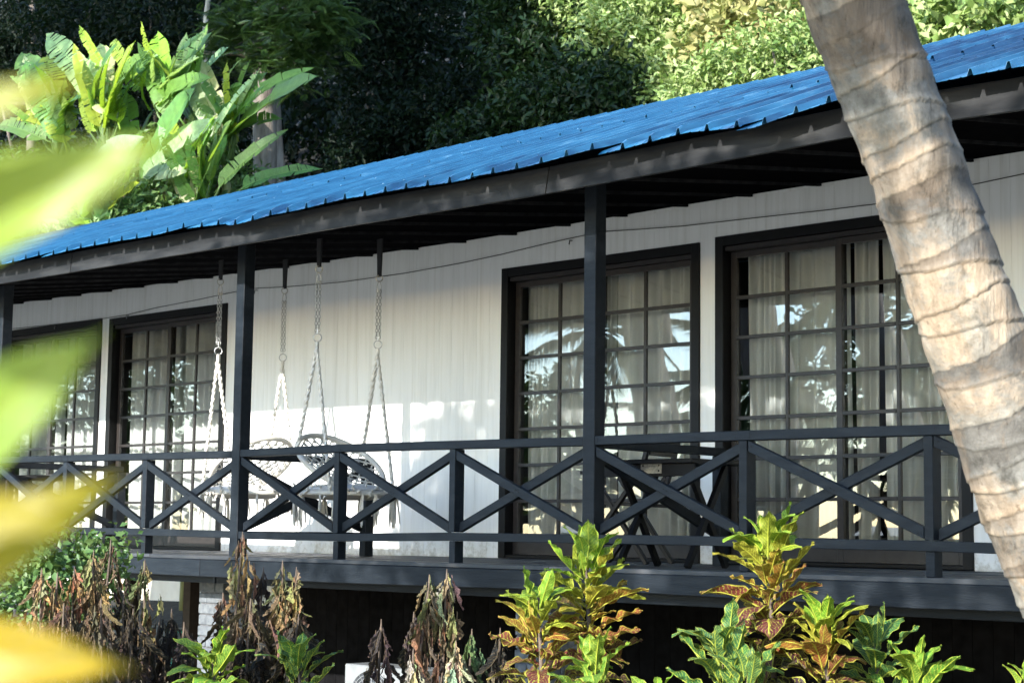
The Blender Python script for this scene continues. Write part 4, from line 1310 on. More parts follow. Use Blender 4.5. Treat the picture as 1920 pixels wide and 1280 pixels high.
# sunlit tree to the right
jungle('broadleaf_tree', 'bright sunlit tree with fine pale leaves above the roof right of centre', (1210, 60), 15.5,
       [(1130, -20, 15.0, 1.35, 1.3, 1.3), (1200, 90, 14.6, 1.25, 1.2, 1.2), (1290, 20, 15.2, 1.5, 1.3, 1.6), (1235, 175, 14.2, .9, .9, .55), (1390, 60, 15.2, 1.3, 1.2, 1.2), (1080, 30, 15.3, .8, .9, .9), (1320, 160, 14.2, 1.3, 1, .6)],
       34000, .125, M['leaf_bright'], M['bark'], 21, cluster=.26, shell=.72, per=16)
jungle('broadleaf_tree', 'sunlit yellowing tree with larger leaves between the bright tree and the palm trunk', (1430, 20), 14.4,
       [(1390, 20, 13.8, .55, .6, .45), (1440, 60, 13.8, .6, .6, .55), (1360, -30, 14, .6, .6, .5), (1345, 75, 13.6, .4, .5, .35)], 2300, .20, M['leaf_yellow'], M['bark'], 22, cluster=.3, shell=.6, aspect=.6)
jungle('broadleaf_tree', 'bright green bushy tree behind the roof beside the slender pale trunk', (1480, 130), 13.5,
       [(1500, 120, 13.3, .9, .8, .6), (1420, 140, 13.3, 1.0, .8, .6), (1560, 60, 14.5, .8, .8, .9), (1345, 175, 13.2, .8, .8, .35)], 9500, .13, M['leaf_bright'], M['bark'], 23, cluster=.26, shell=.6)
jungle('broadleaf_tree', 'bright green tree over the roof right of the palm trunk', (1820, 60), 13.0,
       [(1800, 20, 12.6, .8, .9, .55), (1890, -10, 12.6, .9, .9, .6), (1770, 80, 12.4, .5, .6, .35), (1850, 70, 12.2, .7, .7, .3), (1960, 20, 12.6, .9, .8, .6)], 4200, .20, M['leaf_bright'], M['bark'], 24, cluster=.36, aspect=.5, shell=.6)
# slender trunk by the sunlit trees and the broad trunk behind the bananas
p = atY(1492, -40, 16.0); b = Vector((p.x+.25, 16.0, gz(16)-.2))
t = thing('slender_tree', 'slender pale speckled trunk rising behind the roof left of the palm', 'tree', tuple(b), 'trees behind the bungalow')
MB().tube([(0, 0, 0), (-.05, 0, 4), (-.2, 0, (p.z-b.z)), (-.2, 0, 16)], [.17, .14, .12, .08], 10).build('trunk', M['palebark'], t, smooth=True)
me, _ = crown_mesh('crown', [((b.x-.2, 16, b.z+16), (2.5, 2.5, 1.8))], 4000, .2, np.random.default_rng(5)); o = link('crown', me, M['leaf_mid'], t); o.location = -b; o['kind'] = 'stuff'
p = atY(497, 300, 12.5); b = Vector((p.x, 12.5, gz(12.5)-.2))
t = thing('forest_tree', 'thick grey trunk rising behind the banana plants', 'tree', tuple(b), 'trees behind the bungalow')
MB().tube([(0, 0, 0), (.02, 0, 3), (0, 0, p.z-b.z), (-.15, 0, p.z-b.z+2.5), (-.1, 0, 16)], [.40, .27, .235, .22, .15], 14).build('trunk', M['bark'], t, smooth=True)
q = atY(455, 100, 12.3)
MB().tube([(-.1, 0, q.z-b.z-.2), (q.x-b.x, -.3, q.z-b.z), (q.x-b.x-1.4, -.5, q.z-b.z+.15)], [.10, .07, .04], 8).build('limb', M['bark'], t, smooth=True)
me, _ = crown_mesh('crown', [((b.x, 13, b.z+15), (3.2, 3, 2))], 5000, .2, np.random.default_rng(6)); o = link('crown', me, M['leaf_mid'], t); o.location = -b; o['kind'] = 'stuff'
# thin pale stem at the top
p = atY(392, -10, 13.0); q = atY(385, 70, 13.0); b = Vector((q.x, 13.0, gz(13)-.2))
t = thing('sapling', 'thin pale crooked stem above the banana leaves', 'tree', tuple(b), 'trees behind the bungalow')
MB().tube([(0, 0, 0), (.05, 0, 3), q-b, (p-b+q-b)/2+Vector((-.04, 0, 0)), p-b, p-b+Vector((-.2, 0, 2))], [.09, .08, .06, .055, .05, .03], 8).build('trunk', M['palebark'], t, smooth=True)
me, _ = crown_mesh('crown', [((p.x-.2, 13, p.z+2.6), (1.2, 1.2, .9))], 1500, .18, np.random.default_rng(8)); o = link('crown', me, M['leaf_mid'], t); o.location = -b; o['kind'] = 'stuff'

# feathery tree with compound leaves, top left of centre
def pinnate(nl=11, ln=.62):
    mb = MB(); 
    for i in range(nl):
        u = (i+1)/nl; x = u*ln; z = -.25*u*u*ln
        for s in (-1, 1):
            l = .15*math.sin(math.pi*(.18+.75*u)); dx = .05
            a = Vector((x, 0, z)); tip = a+Vector((dx+.03, s*l, -.03-l*.35)); mid = a+Vector((dx*.4, s*l*.5, -.005)); wv = Vector((.022, 0, 0))
            mb.add([a, mid-wv, tip, mid+wv], [(0, 1, 2), (0, 2, 3)])
    mb.tube([(0, 0, 0), (ln*.5, 0, -.06*ln), (ln, 0, -.25*ln)], [.006, .004, .002], 4)
    return np.array(mb.v), mb.f
def feather_tree(name, label, base, top, spots, n, lm, bm, seed, scale=1.0, r0=.2, light=None):
    rng = np.random.default_rng(seed)
    t = thing(name, label, 'tree', tuple(base), 'trees behind the bungalow')
    b = Vector(base)
    mb = MB(); tp = Vector(top)
    mb.tube([(0, 0, 0), (tp-b)*.5+Vector((.2, 0, 0)), tp-b], [r0, r0*.75, r0*.5], 10)
    for c, r in spots:
        mb.tube([(tp-b)*.9, ((tp-b)*.9+Vector(c)-b)/2+Vector((0, 0, .3)), Vector(c)-b], [r0*.3, .03, .012], 6)
    mb.build('trunk', bm, t, smooth=True)
    pv, pf = pinnate()
    V = []; F = []
    for i in range(n):
        c, r = spots[rng.integers(len(spots))]
        p = np.array(c)+rng.normal(size=3)*np.array(r)*.55
        az = rng.uniform(0, 6.28); el = rng.uniform(-.5, .5); ro = rng.uniform(-.5, .5)
        R = np.array(Matrix.Rotation(az, 3, 'Z') @ Matrix.Rotation(-el, 3, 'Y') @ Matrix.Rotation(ro, 3, 'X'))
        s = scale*rng.uniform(.7, 1.2)
        off = len(V)
        V += [tuple(q) for q in (pv*s) @ R.T + p - np.array(base)]
        F += [tuple(k+off for k in f) for f in pf]
    me = bpy.data.meshes.new('crown'); me.from_pydata(V, [], F)
    o = link('crown', me, lm, t); o['kind'] = 'stuff'
    return t
fs_ = []
for px, py, Y in ((440, 40, 11.6), (520, 30, 11.2), (560, 70, 11.4), (600, 20, 11.2), (500, 110, 11.6), (560, 130, 11.6), (430, 95, 12.2), (620, 45, 11.6), (480, -20, 11.6), (570, -20, 11.4)):
    q = atY(px, py, Y); fs_.append(((q.x, q.y, q.z), (.5, .5, .32)))
q = atY(470, 60, 12.2)
feather_tree('feathery_tree', 'tree with feathery compound leaves hanging right of the banana clump', (q.x+.4, 13.2, gz(13)-.2), (q.x, 12.6, q.z+.8), fs_, 1500, M['leaf_mid'], M['bark'], 31, scale=.55)

# dark forest trees
dark = [
    ('dark forest tree at the top left above the banana leaves', (60, 0), 17.5, [(40, 20, 17, 2.2, 1.5, 1.8), (170, 60, 16.5, 2.2, 1.5, 1.6), (-60, 140, 17, 2.0, 1.4, 1.8)], 12000, .2),
    ('dark forest tree behind the upright banana leaves', (300, 20), 18, [(300, 20, 16.5, 2.2, 1.4, 1.6), (400, 120, 17, 2.0, 1.4, 1.8), (230, 130, 17.5, 1.8, 1.4, 1.6)], 12000, .2),
    ('dark drooping tree left of centre at the top edge', (700, 0), 17, [(660, 40, 15.0, 1.3, 1.0, 1.0), (760, 20, 15.4, 1.3, 1.0, 1.1), (720, 130, 15.0, 1.0, .8, .8), (690, 215, 14.6, .5, .6, .5)], 9000, .16),
    ('dark glossy leaved tree at the top centre beside the bright tree', (1000, 20), 16, [(985, 20, 14.6, .9, .8, .9), (1010, 105, 14.2, .8, .7, .55), (960, 70, 14.6, .6, .6, .6), (1060, 90, 14.6, .6, .6, .7)], 6500, .17),
    ('low dark bushy tree along the roof below the bright tree', (1040, 210), 15, [(1030, 200, 13.6, 1.0, .8, .55), (1090, 190, 13.4, .8, .7, .6), (960, 240, 13.6, .8, .7, .5), (890, 262, 13.4, .6, .6, .32), (1130, 180, 13.2, .8, .7, .5)], 10000, .16),
    ('dim shrubby tree low behind the roof left of centre', (760, 270), 16, [(780, 250, 14.6, 1.2, .8, .7), (700, 290, 14.4, .9, .7, .5), (850, 220, 15, 1.0, .8, .9)], 8000, .15),
    ('tall dark tree filling the gap behind the slender trunk', (1500, 0), 19, [(1500, 40, 18.5, 1.6, 1.2, 2.0), (1640, 20, 18, 1.8, 1.3, 1.8), (1740, 10, 18, 1.5, 1.3, 1.6)], 9000, .2),
]
for i, (lab, tr, Y, bl, n, sz_) in enumerate(dark):
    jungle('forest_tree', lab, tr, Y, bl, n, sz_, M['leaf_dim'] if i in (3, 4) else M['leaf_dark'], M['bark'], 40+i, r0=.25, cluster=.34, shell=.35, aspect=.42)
# the far wood that closes the view, reads as one mass
blobs = []
rr = random.Random(3)
for i in range(70):
    px = -500+ i*42 + rr.uniform(-20, 20); 
    for py in (-60, 120, 300):
        Y = rr.uniform(22, 30)
        p = atY(px, py+rr.uniform(-50, 50), Y)
        blobs.append(((p.x, p.y, p.z), (2.6, 1.6, 2.4)))
me, _ = crown_mesh('far_wood', blobs, 90000, .34, np.random.default_rng(77), cluster=.6, shell=.4, per=18)
o = link('far_wood', me, M['leaf_dark']); tag(o, 'dark jungle filling the hillside behind all the trees', 'forest', kind='stuff')
# undergrowth under the bananas
blobs = []
for px, py, Y in ((60, 430, 8.6), (150, 440, 8.4), (250, 420, 8.6), (330, 400, 8.8), (120, 330, 9.8), (40, 330, 9.8), (230, 300, 9.9), (330, 280, 10), (440, 350, 10), (200, 380, 9.4), (300, 350, 9.6)):
    p = atY(px, py, Y); blobs.append(((p.x, p.y, p.z), (.6, .5, .45)))
me, _ = crown_mesh('undergrowth', blobs, 9000, .16, np.random.default_rng(78), cluster=.3, shell=.2, per=14)
o = link('undergrowth', me, M['leaf_shrub']); tag(o, 'tangled yellow green undergrowth around the banana stems', 'undergrowth', kind='stuff')

# ================================================================== LEANING PALM
LE = [(-3000, 640, 160), (-1900, 930, 168), (-900, 1200, 176), (-400, 1375, 180), (0, 1505, 190), (187, 1574, 187), (300, 1619, 187), (450, 1667, 194), (600, 1716, 198), (740, 1765, 206), (914, 1824, 214), (1083, 1896, 222), (1500, 2050, 250), (2100, 2260, 300)]
DT_ = 5.65
def trunk_palm():
    cen = []; rad_ = []
    for y, xl, wd in LE:
        p = atD(xl+wd/2, y, DT_+ (y-600)*.0002); cen.append(p); rad_.append(wd*.955/2/FPX*DT_)
    # resample densely
    P = []; Rr = []
    for i in range(len(cen)-1):
        m = 1 if False else 26
        for k in range(m):
            t_ = k/m; P.append(cen[i].lerp(cen[i+1], t_)); Rr.append(rad_[i]+(rad_[i+1]-rad_[i])*t_)
    # smooth the path
    for _ in range(30):
        P = [P[0]]+[(P[i-1]+P[i]*2+P[i+1])/4 for i in range(1, len(P)-1)]+[P[-1]]
    base = Vector(P[-1]); 
    t = thing('palm_tree', 'leaning grey palm trunk with ring scars in front of the railing at right', 'palm tree', tuple(base))
    s = [0]
    for a, b in zip(P, P[1:]): s.append(s[-1]+(b-a).length)
    tot = s[-1]
    def at(q):
        for i in range(len(s)-1):
            if s[i+1] >= q:
                k = (q-s[i])/(s[i+1]-s[i]+1e-9); return P[i].lerp(P[i+1], k), Rr[i]+(Rr[i+1]-Rr[i])*k, (P[i+1]-P[i]).normalized()
        return P[-1], Rr[-1], (P[-1]-P[-2]).normalized()
    r = random.Random(5)
    scars = []; q = 0
    while q < tot:
        scars.append((q, r.uniform(.022, .052), 3.6+r.uniform(-.7, .7)+(.9 if len(scars) % 2 else -.5), r.uniform(.35, 1.2)))
        q += r.uniform(.05, .12)
    na = 72; nl = int(tot/.007)
    vs = []; fs = []; tone = []
    for i in range(nl+1):
        q = tot*i/nl
        c, rd, d = at(q)
        u = d.cross(Vector((0, 1, 0))).normalized(); v = d.cross(u)
        for k in range(na):
            a = 2*math.pi*k/na
            h = 0; tn = .5; last = -9
            # scars slant round the trunk: offset of arc position with angle
            for (sq, tl, ph, st) in scars:
                qq = q - sq - tl*math.sin(a+ph) - .008*math.sin(3*a+ph)
                if qq > 0 and -qq > last: last = -qq; seg = st
                if -.035 < qq < .10:
                    if qq < 0: h += .0058*st*math.exp(qq/.011)        # raised lip at each leaf scar
                    else: h -= .0030*st*math.exp(-qq/.03)
                    if 0 <= qq < .005: tn -= .34*st*(1-qq/.005)
                    if -.03 < qq < 0: tn += .34*st*(1+qq/.03)
            if last > -9: tn += (seg-.85)*.8
            h += .005*math.sin(a*2+q*2.3)+.0025*math.sin(a*5+q*7)+.0018*math.sin(a*9-q*23)+.0022*math.sin(q*41+a)
            vs.append(c + (u*math.cos(a)+v*math.sin(a))*(rd+h+r.uniform(-.0006, .0006)) - base); tone.append(max(0, min(1, tn)))
    for i in range(nl):
        for k in range(na):
            l = (k+1) % na
            fs.append((i*na+k, i*na+l, (i+1)*na+l, (i+1)*na+k))
    o = MB().add(vs, fs).build('trunk', M['palmbark'], t, smooth=True)
    at_ = o.data.attributes.new('scar_tone', 'FLOAT', 'POINT')
    at_.data.foreach_set('value', tone)
    return t, base, P[0]
palm, pbase, ptop = trunk_palm()

# coconut fronds
def frond_mesh(ln=2.6, n=46, seed=0, droop=.9):
    r = random.Random(seed); mb = MB()
    def c(u): a = droop*u; return Vector((math.sin(a)/droop*ln, 0, (math.cos(a)-1)/droop*ln))
    for i in range(n):
        u = .12+.88*i/n; a = c(u); tang = (c(u+.01)-c(u)).normalized()
        l = .62*math.sin(math.pi*(.12+.80*u))**.8*ln/2.6
        for s in (-1, 1):
            dirv = (tang*.75+Vector((0, s, 0))*.85+Vector((0, 0, -.28-r.uniform(0, .35)))).normalized()
            tip = a+dirv*l+Vector((0, 0, -.22*l)); mid = a+dirv*l*.5
            w_ = tang*.019
            mb.add([a-w_*.5, mid-w_, tip, mid+w_, a+w_*.5], [(0, 1, 2), (0, 2, 3), (0, 3, 4)])
    mb.tube([c(i/8) for i in range(9)], [.028*(1-i/9)+.004 for i in range(9)], 5)
    return mb.mesh('frond')
FR = [frond_mesh(2.6, 46, 1, .8), frond_mesh(2.8, 46, 2, 1.2), frond_mesh(2.3, 40, 3, 1.6)]
for f_ in FR: f_.materials.append(M['leaf_mid'])
def fronds(parent, origin, top, n, seed, sc=1.0, emin=-.3, emax=1.2):
    r = random.Random(seed)
    for i in range(n):
        az = i*2.399+r.uniform(-.2, .2); el = emax-(emax-emin)*(i/n)**.8
        d = Vector((math.cos(az)*math.cos(el), math.sin(az)*math.cos(el), math.sin(el)))
        n_ = Vector((-math.cos(az)*math.sin(el), -math.sin(az)*math.sin(el), math.cos(el)))
        y = n_.cross(d).normalized()
        o = bpy.data.objects.new('frond', FR[i % 3]); COL.objects.link(o)
        s = sc*r.uniform(.85, 1.1); loc = Vector(top)-Vector(origin)
        o.parent = parent
        o.matrix_local = Matrix(((d.x*s, y.x*s, n_.x*s, loc.x), (d.y*s, y.y*s, n_.y*s, loc.y), (d.z*s, y.z*s, n_.z*s, loc.z), (0, 0, 0, 1)))
fronds(palm, pbase, ptop, 16, 9, 1.2)

# palms and trees on the beach side, seen in the window reflections and casting the shade
def beach_palm(x, y, h, seed, label, lean=(.6, .3), nf=16, sc=1.1, emin=-.6):
    t = thing('coconut_palm', label, 'palm tree', (x, y, GZ), 'coconut palms on the beach side')
    tp = Vector((lean[0], lean[1], h))
    MB().tube([(0, 0, 0), (lean[0]*.2, lean[1]*.2, h*.35), (lean[0]*.6, lean[1]*.6, h*.75), tp], [.19, .14, .12, .10], 10).build('trunk', M['palebark'], t, smooth=True)
    fronds(t, (0, 0, 0), tp, nf, seed, sc, emin)
beach_palm(-21.6, -19.5, 6.4, 1, 'coconut palm reflected in the glass beside the central post', (.8, .2), 15, 1.25)
beach_palm(-19.2, -21.0, 3.6, 2, 'low coconut palm reflected in the lower panes beside the central post', (.3, .2), 14, 1.1)
beach_palm(-15.6, -19.0, 4.9, 3, 'coconut palm reflected in the left leaf of the rightmost door', (.3, .2), 18, 1.1)
beach_palm(-12.6, -20.5, 3.9, 4, 'coconut palm reflected in the right leaf of the rightmost door', (.3, .2), 18, 1.1)
beach_palm(-14.2, -23.0, 6.6, 5, 'tall coconut palm behind the other reflected palms', (.3, .2), 18, 1.2)
tree('beach_tree', 'dense tree reflected in the left panes of the rightmost door', 'tree', (-16.4, -24, GZ), (-16.4, -24, 3.5), .2, .1,
     [((-16.4, -24, 4.2), (2.0, 1.5, 2.2)), ((-13.0, -25, 3.8), (2.2, 1.5, 2.6)), ((-10.5, -24, 3.0), (1.6, 1.5, 2.3))], 9000, .24, M['leaf_mid'], M['bark'], 61, 'trees on the beach side', shell=.3)
tree('beach_tree', 'round crowned tree reflected left of the central post', 'tree', (-26.5, -24, GZ), (-26.5, -24, 2.5), .2, .1,
     [((-26.5, -24, 2.8), (1.7, 1.5, 2.3)), ((-30, -25, 2.5), (2.2, 1.5, 2.0))], 6000, .24, M['leaf_mid'], M['bark'], 62, 'trees on the beach side', shell=.3)
tree('beach_tree', 'broad unseen tree mass added to replace sky reflection in the doors left of the hanging chairs', 'tree', (-42, -22, GZ), (-42, -22, 3), .3, .15,  # unseen, added to hide the sky mirrored in the left panes
     [((-36, -22, 3.5), (3.5, 2, 4.5)), ((-42, -22, 4), (4, 2, 4.8)), ((-48, -22, 4), (4, 2, 5)), ((-54, -22, 4), (4, 2, 5))], 14000, .35, M['leaf_mid'], M['bark'], 66, 'trees on the beach side', shell=.2, cluster=.6)
# the trees to the front left whose shade falls on the right half of the veranda
tree('shade_tree', 'wide low crowned tree left of the camera shading the right half of the veranda', 'tree', (.6, -9.6, GZ), (.6, -9.3, 3.6), .2, .12,
     [((-1.15, -8.6, 4.45), (1.0, .8, 1.0)), ((.3, -8.6, 4.4), (1.2, .8, 1.0)), ((1.7, -8.7, 4.4), (1.2, .8, 1.0)), ((3.0, -8.8, 4.35), (1.2, .8, .95)), ((4.3, -9.2, 4.5), (.9, .7, .8)), ((5.4, -9.8, 4.9), (.9, .7, .7))],
     26000, .19, M['leaf_mid'], M['bark'], 63, 'trees on the beach side', shell=.25, cluster=.3, aspect=.6)
tree('sky_block_tree', 'large leafy tree added outside the frame to the right of the bungalow to block sky light', 'tree', (14.5, 1, GZ), (14.5, 1, 4), .3, .15,  # unseen, added to block the sky and darken right-facing sides
     [((14.5, 1, 4.5), (3, 3, 4)), ((15, -5, 3.5), (2.5, 3, 4)), ((13, 6, 4.5), (3, 3, 4))], 12000, .4, M['leaf_mid'], M['bark'], 81, 'trees on the beach side', shell=.2, cluster=.7, aspect=.6)
tree('sky_block_tree', 'large leafy tree added behind the camera to the right to block sky light', 'tree', (18, -12, GZ), (18, -12, 4), .3, .15,  # also unseen, added to cut sky light from the right
     [((18, -12, 4), (3.5, 4, 5)), ((19, -17, 4), (4, 3, 5))], 9000, .4, M['leaf_mid'], M['bark'], 82, 'trees on the beach side', shell=.2, cluster=.7, aspect=.6)
for i, (x, z, rx, rz) in enumerate([(-27, 24, 4.5, 6), (-19, 24, 5, 6.3), (-14.4, 25, 3.2, 6.8), (-9.4, 12.9, 1.4, 2.3), (-12.0, 19.4, 1.0, 1.6)]):  # unseen crowns, placed and shaped to keep sun off the dark forest
    tree('added_shade_tree', ['unseen tall tree added at the far left to shade the jungle', 'unseen tall middle tree added to shade the jungle', 'unseen tall narrow tree added to shade the jungle behind the roof', 'smaller unseen tree added to shade the low bushes behind the roof', 'small high unseen crown added between the shading trees'][i], 'tree', (x+3, -11, GZ), (x, -11, z-rz*.4), .4, .2,
         [((x, -11, z), (rx, 2.2, rz)), ((x+1, -11.5, z+3), (rx*.8, 2.2, rz*.8)), ((x, -12, z-2), (rx*.8, 2, rz*.6))], 16000, .55, M['leaf_mid'], M['bark'], 70+i, 'trees on the beach side', shell=.1, cluster=.8, aspect=.6)

# ================================================================== CROTONS
cw = lambda u: (min(1, (u/.42))**.75)*(1-max(0, (u-.62)/.38)**2.2)*(1+.10*math.sin(u*16)) + .02
CL = [blade('croton_leaf', 1, [.36, .42, .34, .46, .38, .40][k], 16, 4, cw, bcurve([.5, 1.1, -.4, 1.5, .8, .2][k]), [.35, .2, .5, .12, .6, .3][k], [.12, .08, .16, .10, .07, .18][k], 50+k, None, .10, .05) for k in range(6)]
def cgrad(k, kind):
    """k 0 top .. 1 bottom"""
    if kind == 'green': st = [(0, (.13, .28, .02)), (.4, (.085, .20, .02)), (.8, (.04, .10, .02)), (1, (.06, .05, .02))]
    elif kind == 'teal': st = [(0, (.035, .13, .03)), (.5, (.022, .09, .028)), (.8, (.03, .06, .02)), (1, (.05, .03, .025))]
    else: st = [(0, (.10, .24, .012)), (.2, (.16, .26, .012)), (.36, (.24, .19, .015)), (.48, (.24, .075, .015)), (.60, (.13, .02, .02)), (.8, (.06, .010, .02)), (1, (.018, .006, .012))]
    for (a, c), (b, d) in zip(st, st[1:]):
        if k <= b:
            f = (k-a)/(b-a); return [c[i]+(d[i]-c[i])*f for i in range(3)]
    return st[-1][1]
def croton(top_px, Dd, height, n, ll, kind, label, seed, kmax=1.0, lean=.0):
    n = int(n*1.5); height *= 1.25; ll *= .88
    r = random.Random(seed)
    tp = atD(top_px[0], top_px[1], Dd)
    tp = tp - Vector((0, 0, ll*.65))
    base = Vector((tp.x+lean, tp.y+.05, GZ))
    t = thing('croton_plant', label, 'croton', tuple(base), 'croton plants in front of the deck')
    h = tp.z-base.z
    MB().tube([(0, 0, 0), (lean*-.2, 0, h*.5), tp-base], [.018, .014, .008], 6).build('stem', M['stem'], t, smooth=True)
    for i in range(n):
        k = i/max(1, n-1)
        z = tp.z - height*k**1.25
        az = i*2.399 + r.uniform(-.3, .3)
        el = 1.30 - 1.05*min(1, k*1.4) - .45*max(0, k-.4) + r.uniform(-.38, .38)
        d = Vector((math.cos(az)*math.cos(el), math.sin(az)*math.cos(el), math.sin(el)))
        nn = Vector((-math.cos(az)*math.sin(el), -math.sin(az)*math.sin(el), math.cos(el))) + Vector((r.uniform(-.6, .6), r.uniform(-.6, .6), r.uniform(-.2, .2)))
        s = ll*(.78+.42*min(1, k*2.2))*r.choice([.7, .9, 1, 1.1, 1.2])
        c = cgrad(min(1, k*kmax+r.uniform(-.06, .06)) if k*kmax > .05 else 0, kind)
        c = [q*r.uniform(.85, 1.15) for q in c]
        rk = z-tp.z
        b0 = Vector((tp.x + (base.x-tp.x)*(-rk/h), tp.y, z)) + Vector((math.cos(az), math.sin(az), 0))*.035
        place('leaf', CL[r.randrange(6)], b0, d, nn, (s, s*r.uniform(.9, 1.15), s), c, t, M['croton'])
    return t
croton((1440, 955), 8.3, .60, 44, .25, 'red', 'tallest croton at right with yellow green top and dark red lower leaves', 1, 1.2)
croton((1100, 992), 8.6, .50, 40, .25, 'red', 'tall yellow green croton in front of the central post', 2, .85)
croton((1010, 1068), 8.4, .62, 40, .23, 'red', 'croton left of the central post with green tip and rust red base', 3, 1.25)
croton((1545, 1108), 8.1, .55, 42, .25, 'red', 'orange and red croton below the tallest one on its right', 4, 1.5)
croton((1355, 1140), 7.9, .45, 26, .24, 'teal', 'dark green croton left of the orange one at the bottom', 5, .6)
croton((1115, 1190), 8.0, .45, 26, .21, 'green', 'small lime croton at the bottom below the central post', 6, .8)
croton((1230, 1250), 7.9, .35, 20, .18, 'green', 'small croton tip at the bottom edge right of the lime one', 7, .6)
croton((1715, 1190), 8.1, .40, 26, .25, 'green', 'green croton with spreading leaves at the bottom right', 8, .9)
croton((1925, 1225), 8.1, .35, 14, .20, 'green', 'croton leaf tips at the right edge', 9, .5)
croton((1640, 1135), 8.4, .40, 18, .24, 'teal', 'dark green croton behind the orange one', 10, .5)
croton((400, 1180), 10.0, .32, 26, .25, 'green', 'lime green croton among withered stems left of centre', 11, .7)
croton((560, 1185), 10.0, .36, 22, .26, 'teal', 'green croton right of the lime one among withered stems', 12, .5)
croton((1400, 1205), 7.7, .40, 20, .22, 'teal', 'bluish green croton low beneath the tallest croton', 13, .5)

# ================================================================== WITHERED PLANTS
dw = lambda u: (min(1, u/.3)**.8)*(1-max(0, (u-.45)/.55)**1.5)*(1+.3*math.sin(u*21)) + .03
DL = [blade('withered_leaf', 1, .30, 12, 3, dw, bcurve([.5, -.6, 1.3, .2, -1.1][k]), [1.0, .6, 1.25, .8, 1.1][k], .12, 80+k, None, .18, .16) for k in range(5)]
def withered(top, Dd, height, n, label, cols, seed, spread=.07, ll=.145):
    n = int(n*1.7)
    r = random.Random(seed)
    tp = atD(top[0], top[1], Dd)
    base = Vector((tp.x+r.uniform(-.05, .05), tp.y+r.uniform(-.05, .05), GZ))
    t = thing('withered_plant', label, 'withered plant', tuple(base), 'withered plants in front of the deck')
    h = tp.z-base.z
    MB().tube([(0, 0, 0), (r.uniform(-.03, .03), 0, h*.5), tp-base-Vector((0, 0, .05)), tp-base], [.014, .011, .007, .003], 6).build('stem', M['stem'], t, smooth=True)
    for i in range(n):
        k = (i+.5)/n
        z = tp.z-.03 - height*k
        az = i*2.399+r.uniform(-.4, .4)
        sp = spread*(.35+1.1*min(1, k*4))*(1+.35*math.sin(k*17+seed))
        b0 = Vector((tp.x+(base.x-tp.x)*k*height/h + sp*math.cos(az)*r.uniform(.1, .8), tp.y+sp*math.sin(az)*r.uniform(.1, .8), z))
        out = r.uniform(-.05, .38)
        d = Vector((math.cos(az)*out, math.sin(az)*out, -1))
        nn = Vector((math.cos(az+r.uniform(-1.3, 1.3)), math.sin(az+r.uniform(-1.3, 1.3)), .3+r.uniform(-.5, .5)))
        s = ll*r.choice([.55, .8, 1.0, 1.3, 1.7])*r.uniform(.8, 1.15)*(.7+.35*min(1, k*4))
        c = cols[min(len(cols)-1, int(k*len(cols)*r.uniform(.7, 1.3)))]
        c = [q*r.uniform(.7, 1.25) for q in c]
        place('withered_leaf', DL[r.randrange(5)], b0, d, nn, (s, s*r.uniform(.55, 1.1), s*r.uniform(.8, 1.3)), c, t, M['dried'])
tan = (.27, .19, .085); brn = (.10, .065, .035); drk = (.016, .013, .011); prp = (.028, .015, .017); olv = (.15, .15, .06); pale = (.36, .33, .20); grn = (.10, .16, .06)
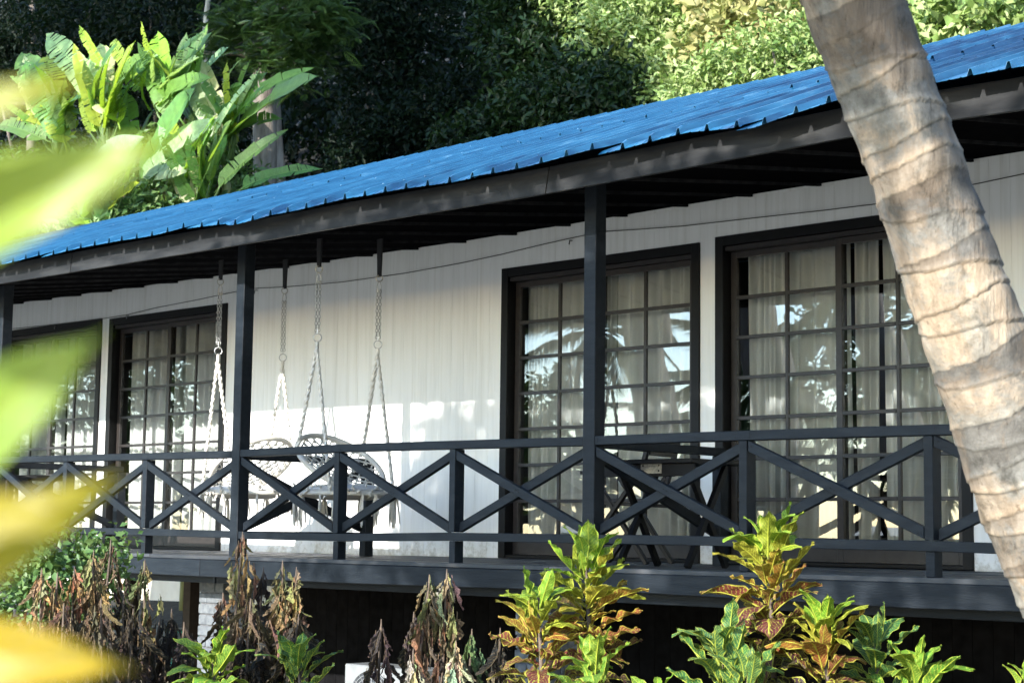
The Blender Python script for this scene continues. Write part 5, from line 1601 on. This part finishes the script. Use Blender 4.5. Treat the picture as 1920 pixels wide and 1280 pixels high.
wl = [
    ((455, 996), 10.6, 1.0, 58, 'tallest tan withered plant beside the left tall post', [tan, tan, brn, drk, drk], .085),
    ((418, 1110), 10.9, .55, 26, 'dark brown withered plant in front of the white brick pier', [brn, drk, prp], .06),
    ((530, 1050), 10.6, .75, 38, 'pale brown withered plant with forked tip right of the tallest one', [olv, tan, brn, drk], .07),
    ((556, 1062), 10.5, .75, 34, 'thin tan withered plant close behind the forked one', [tan, brn, drk], .06),
    ((494, 1062), 10.8, .8, 36, 'purple brown withered plant between the tallest and the forked one', [prp, drk, drk], .07),
    ((272, 1048), 10.4, .9, 46, 'olive and brown withered plant under the deck corner', [olv, tan, brn, drk, drk], .085),
    ((208, 1010), 10.6, 1.0, 50, 'brown withered plant rising beside the green bush', [brn, brn, drk, drk], .085),
    ((176, 1030), 10.2, 1.0, 54, 'broad tan withered plant in the left cluster', [tan, brn, brn, drk], .10),
    ((140, 1062), 10.2, .8, 44, 'orange brown withered plant in the middle of the left cluster', [(.30, .17, .07), tan, brn, drk], .085),
    ((108, 1072), 10.0, .8, 40, 'pale orange withered plant left of the middle one', [(.34, .20, .09), tan, brn, drk], .08),
    ((78, 1064), 10.0, .9, 48, 'peach coloured withered plant at the left end of the cluster', [(.40, .26, .12), tan, tan, brn], .095),
    ((232, 1110), 10.3, .8, 40, 'dark withered plant low in the left cluster', [drk, prp, drk], .08),
    ((322, 1140), 10.8, .7, 36, 'blackish withered plant left of the white pier', [drk, drk], .08),
    ((805, 1076), 9.8, .55, 30, 'yellow brown withered plant under the deck left of its pale twin', [olv, tan, brn, drk], .055),
    ((838, 1066), 9.8, .6, 34, 'pale withered plant with curled tip under the deck', [pale, tan, brn, drk], .06),
    ((715, 1160), 9.9, .7, 30, 'black withered plant in front of the air conditioner', [prp, drk, drk], .07),
    ((776, 1146), 10.0, .6, 26, 'dark withered plant right of the air conditioner', [prp, drk, drk], .06),
    ((855, 1200), 9.6, .4, 20, 'pale green wilted plant low under the deck', [pale, (.22, .26, .12), grn], .05),
    ((885, 1178), 9.8, .5, 26, 'green and grey wilted plant right of the pale one', [grn, drk, drk], .055),
    ((938, 1176), 9.6, .5, 24, 'dark wilted plant just left of the rust red croton', [drk, brn, drk], .055),
    ((345, 1165), 10.4, .6, 30, 'black shrivelled plant in front of the gap left of the brick pier', [drk, drk], .09),
    ((300, 1150), 10.6, .7, 34, 'black shrivelled plant behind the olive one', [drk, drk], .10),
    ((250, 1140), 10.1, .6, 34, 'black shrivelled plant at the foot of the left cluster', [drk, prp, drk], .10),
    ((470, 1120), 10.4, .6, 40, 'dark mass of shrivelled leaves below the tallest plant', [brn, drk, drk], .11),
    ((560, 1150), 10.2, .5, 30, 'dark shrivelled plant behind the forked one', [drk, drk], .09),
    ((120, 1130), 9.9, .7, 44, 'brown shrivelled mass low in the left cluster', [brn, drk, drk], .12),
    ((190, 1120), 9.8, .7, 44, 'dark brown shrivelled mass beside the blurred yellow leaf', [brn, drk, drk], .12),
    ((775, 1215), 9.4, .3, 14, 'small half green wilted plant at the bottom', [pale, grn], .04),
]
for i, (tp, Dd, hh, n, lb, cols, sp) in enumerate(wl):
    withered(tp, Dd, hh, n, lb, cols, 200+i, sp)

# green bush at the left under the deck
p = atD(110, 1100, 11.6)
tree('leafy_bush', 'small leaved green bush under the deck at far left', 'bush', (p.x, p.y, GZ), (p.x, p.y, p.z), .03, .015,
     [(tuple(atD(110, 1060, 11.6)), (.30, .3, .22)), (tuple(atD(180, 1030, 11.7)), (.22, .2, .12)), (tuple(atD(60, 1130, 11.5)), (.35, .3, .35)), (tuple(atD(20, 1200, 11.5)), (.35, .3, .4)), (tuple(atD(150, 1120, 11.8)), (.3, .3, .3))],
     3600, .062, M['leaf_shrub'], M['stem'], 91, cluster=.10, shell=.4, aspect=.6, per=10)

# scattered dry leaves on the sand
lv = MB(); r_ = random.Random(4)
for i in range(900):
    x, y = r_.uniform(-13, 3), r_.uniform(-6, 7); a = r_.uniform(0, 6.28); s = r_.uniform(.03, .09)
    u = Vector((math.cos(a), math.sin(a), 0)); v = Vector((-u.y, u.x, 0)); c = Vector((x, y, GZ+.06+r_.uniform(0, .02)))
    lv.add([c-u*s, c+v*s*.4+Vector((0, 0, .015)), c+u*s, c-v*s*.4+Vector((0, 0, .01))], [(0, 1, 2), (0, 2, 3)])
tag(lv.build('leaf_litter', M['litter']), 'dry fallen leaves scattered on the sand under the deck', 'leaf litter', kind='stuff')

# ================================================================== FOREGROUND SHRUB (out of focus)
fw = lambda u: (min(1, u/.35)**.8)*(1-max(0, (u-.5)/.5)**1.8)+.02
FL = [blade('broad_leaf', 1, .5, 14, 4, fw, bcurve(.5), .2, .02, 300, None, .15), blade('broad_leaf', 1, .42, 14, 4, fw, bcurve(.9), .25, .02, 301, None, .15)]
b = atD(-420, 1900, .75)
fg = thing('foreground_shrub', 'out of focus yellow green shrub leaves close at the left edge', 'shrub', (b.x, b.y, GZ))
MB().tube([(0, 0, 0), atD(-380, 1300, .8)-Vector(fg.location), atD(-330, 700, .78)-Vector(fg.location), atD(-250, 250, .72)-Vector(fg.location)], [.008, .006, .005, .003], 7).build('stem', M['stem'], fg, smooth=True)
for (a, bb, Da, Db, wf, mi, c) in [
        ((-300, 545), (236, 218), .60, .52, .58, 0, (.22, .31, .025)),
        ((-280, 330), (36, 84), .56, .50, .42, 1, (.28, .28, .02)),
        ((-190, 930), (114, 632), .66, .60, .80, 0, (.19, .30, .035)),
        ((-260, 1180), (98, 905), .62, .56, .74, 1, (.27, .22, .01)),
        ((-260, 1020), (60, 940), .60, .54, .55, 0, (.30, .23, .01)),
        ((-240, 1195), (218, 1258), .70, .66, .62, 0, (.42, .27, .008))]:
    A = atD(a[0], a[1], Da); B = atD(bb[0], bb[1], Db); v = B-A
    nrm = Vector(-FW)+Vector((0, 0, .15))
    place('leaf', FL[mi], A, v, nrm, (v.length, v.length*wf*.8, v.length), c, fg, M['fore'])
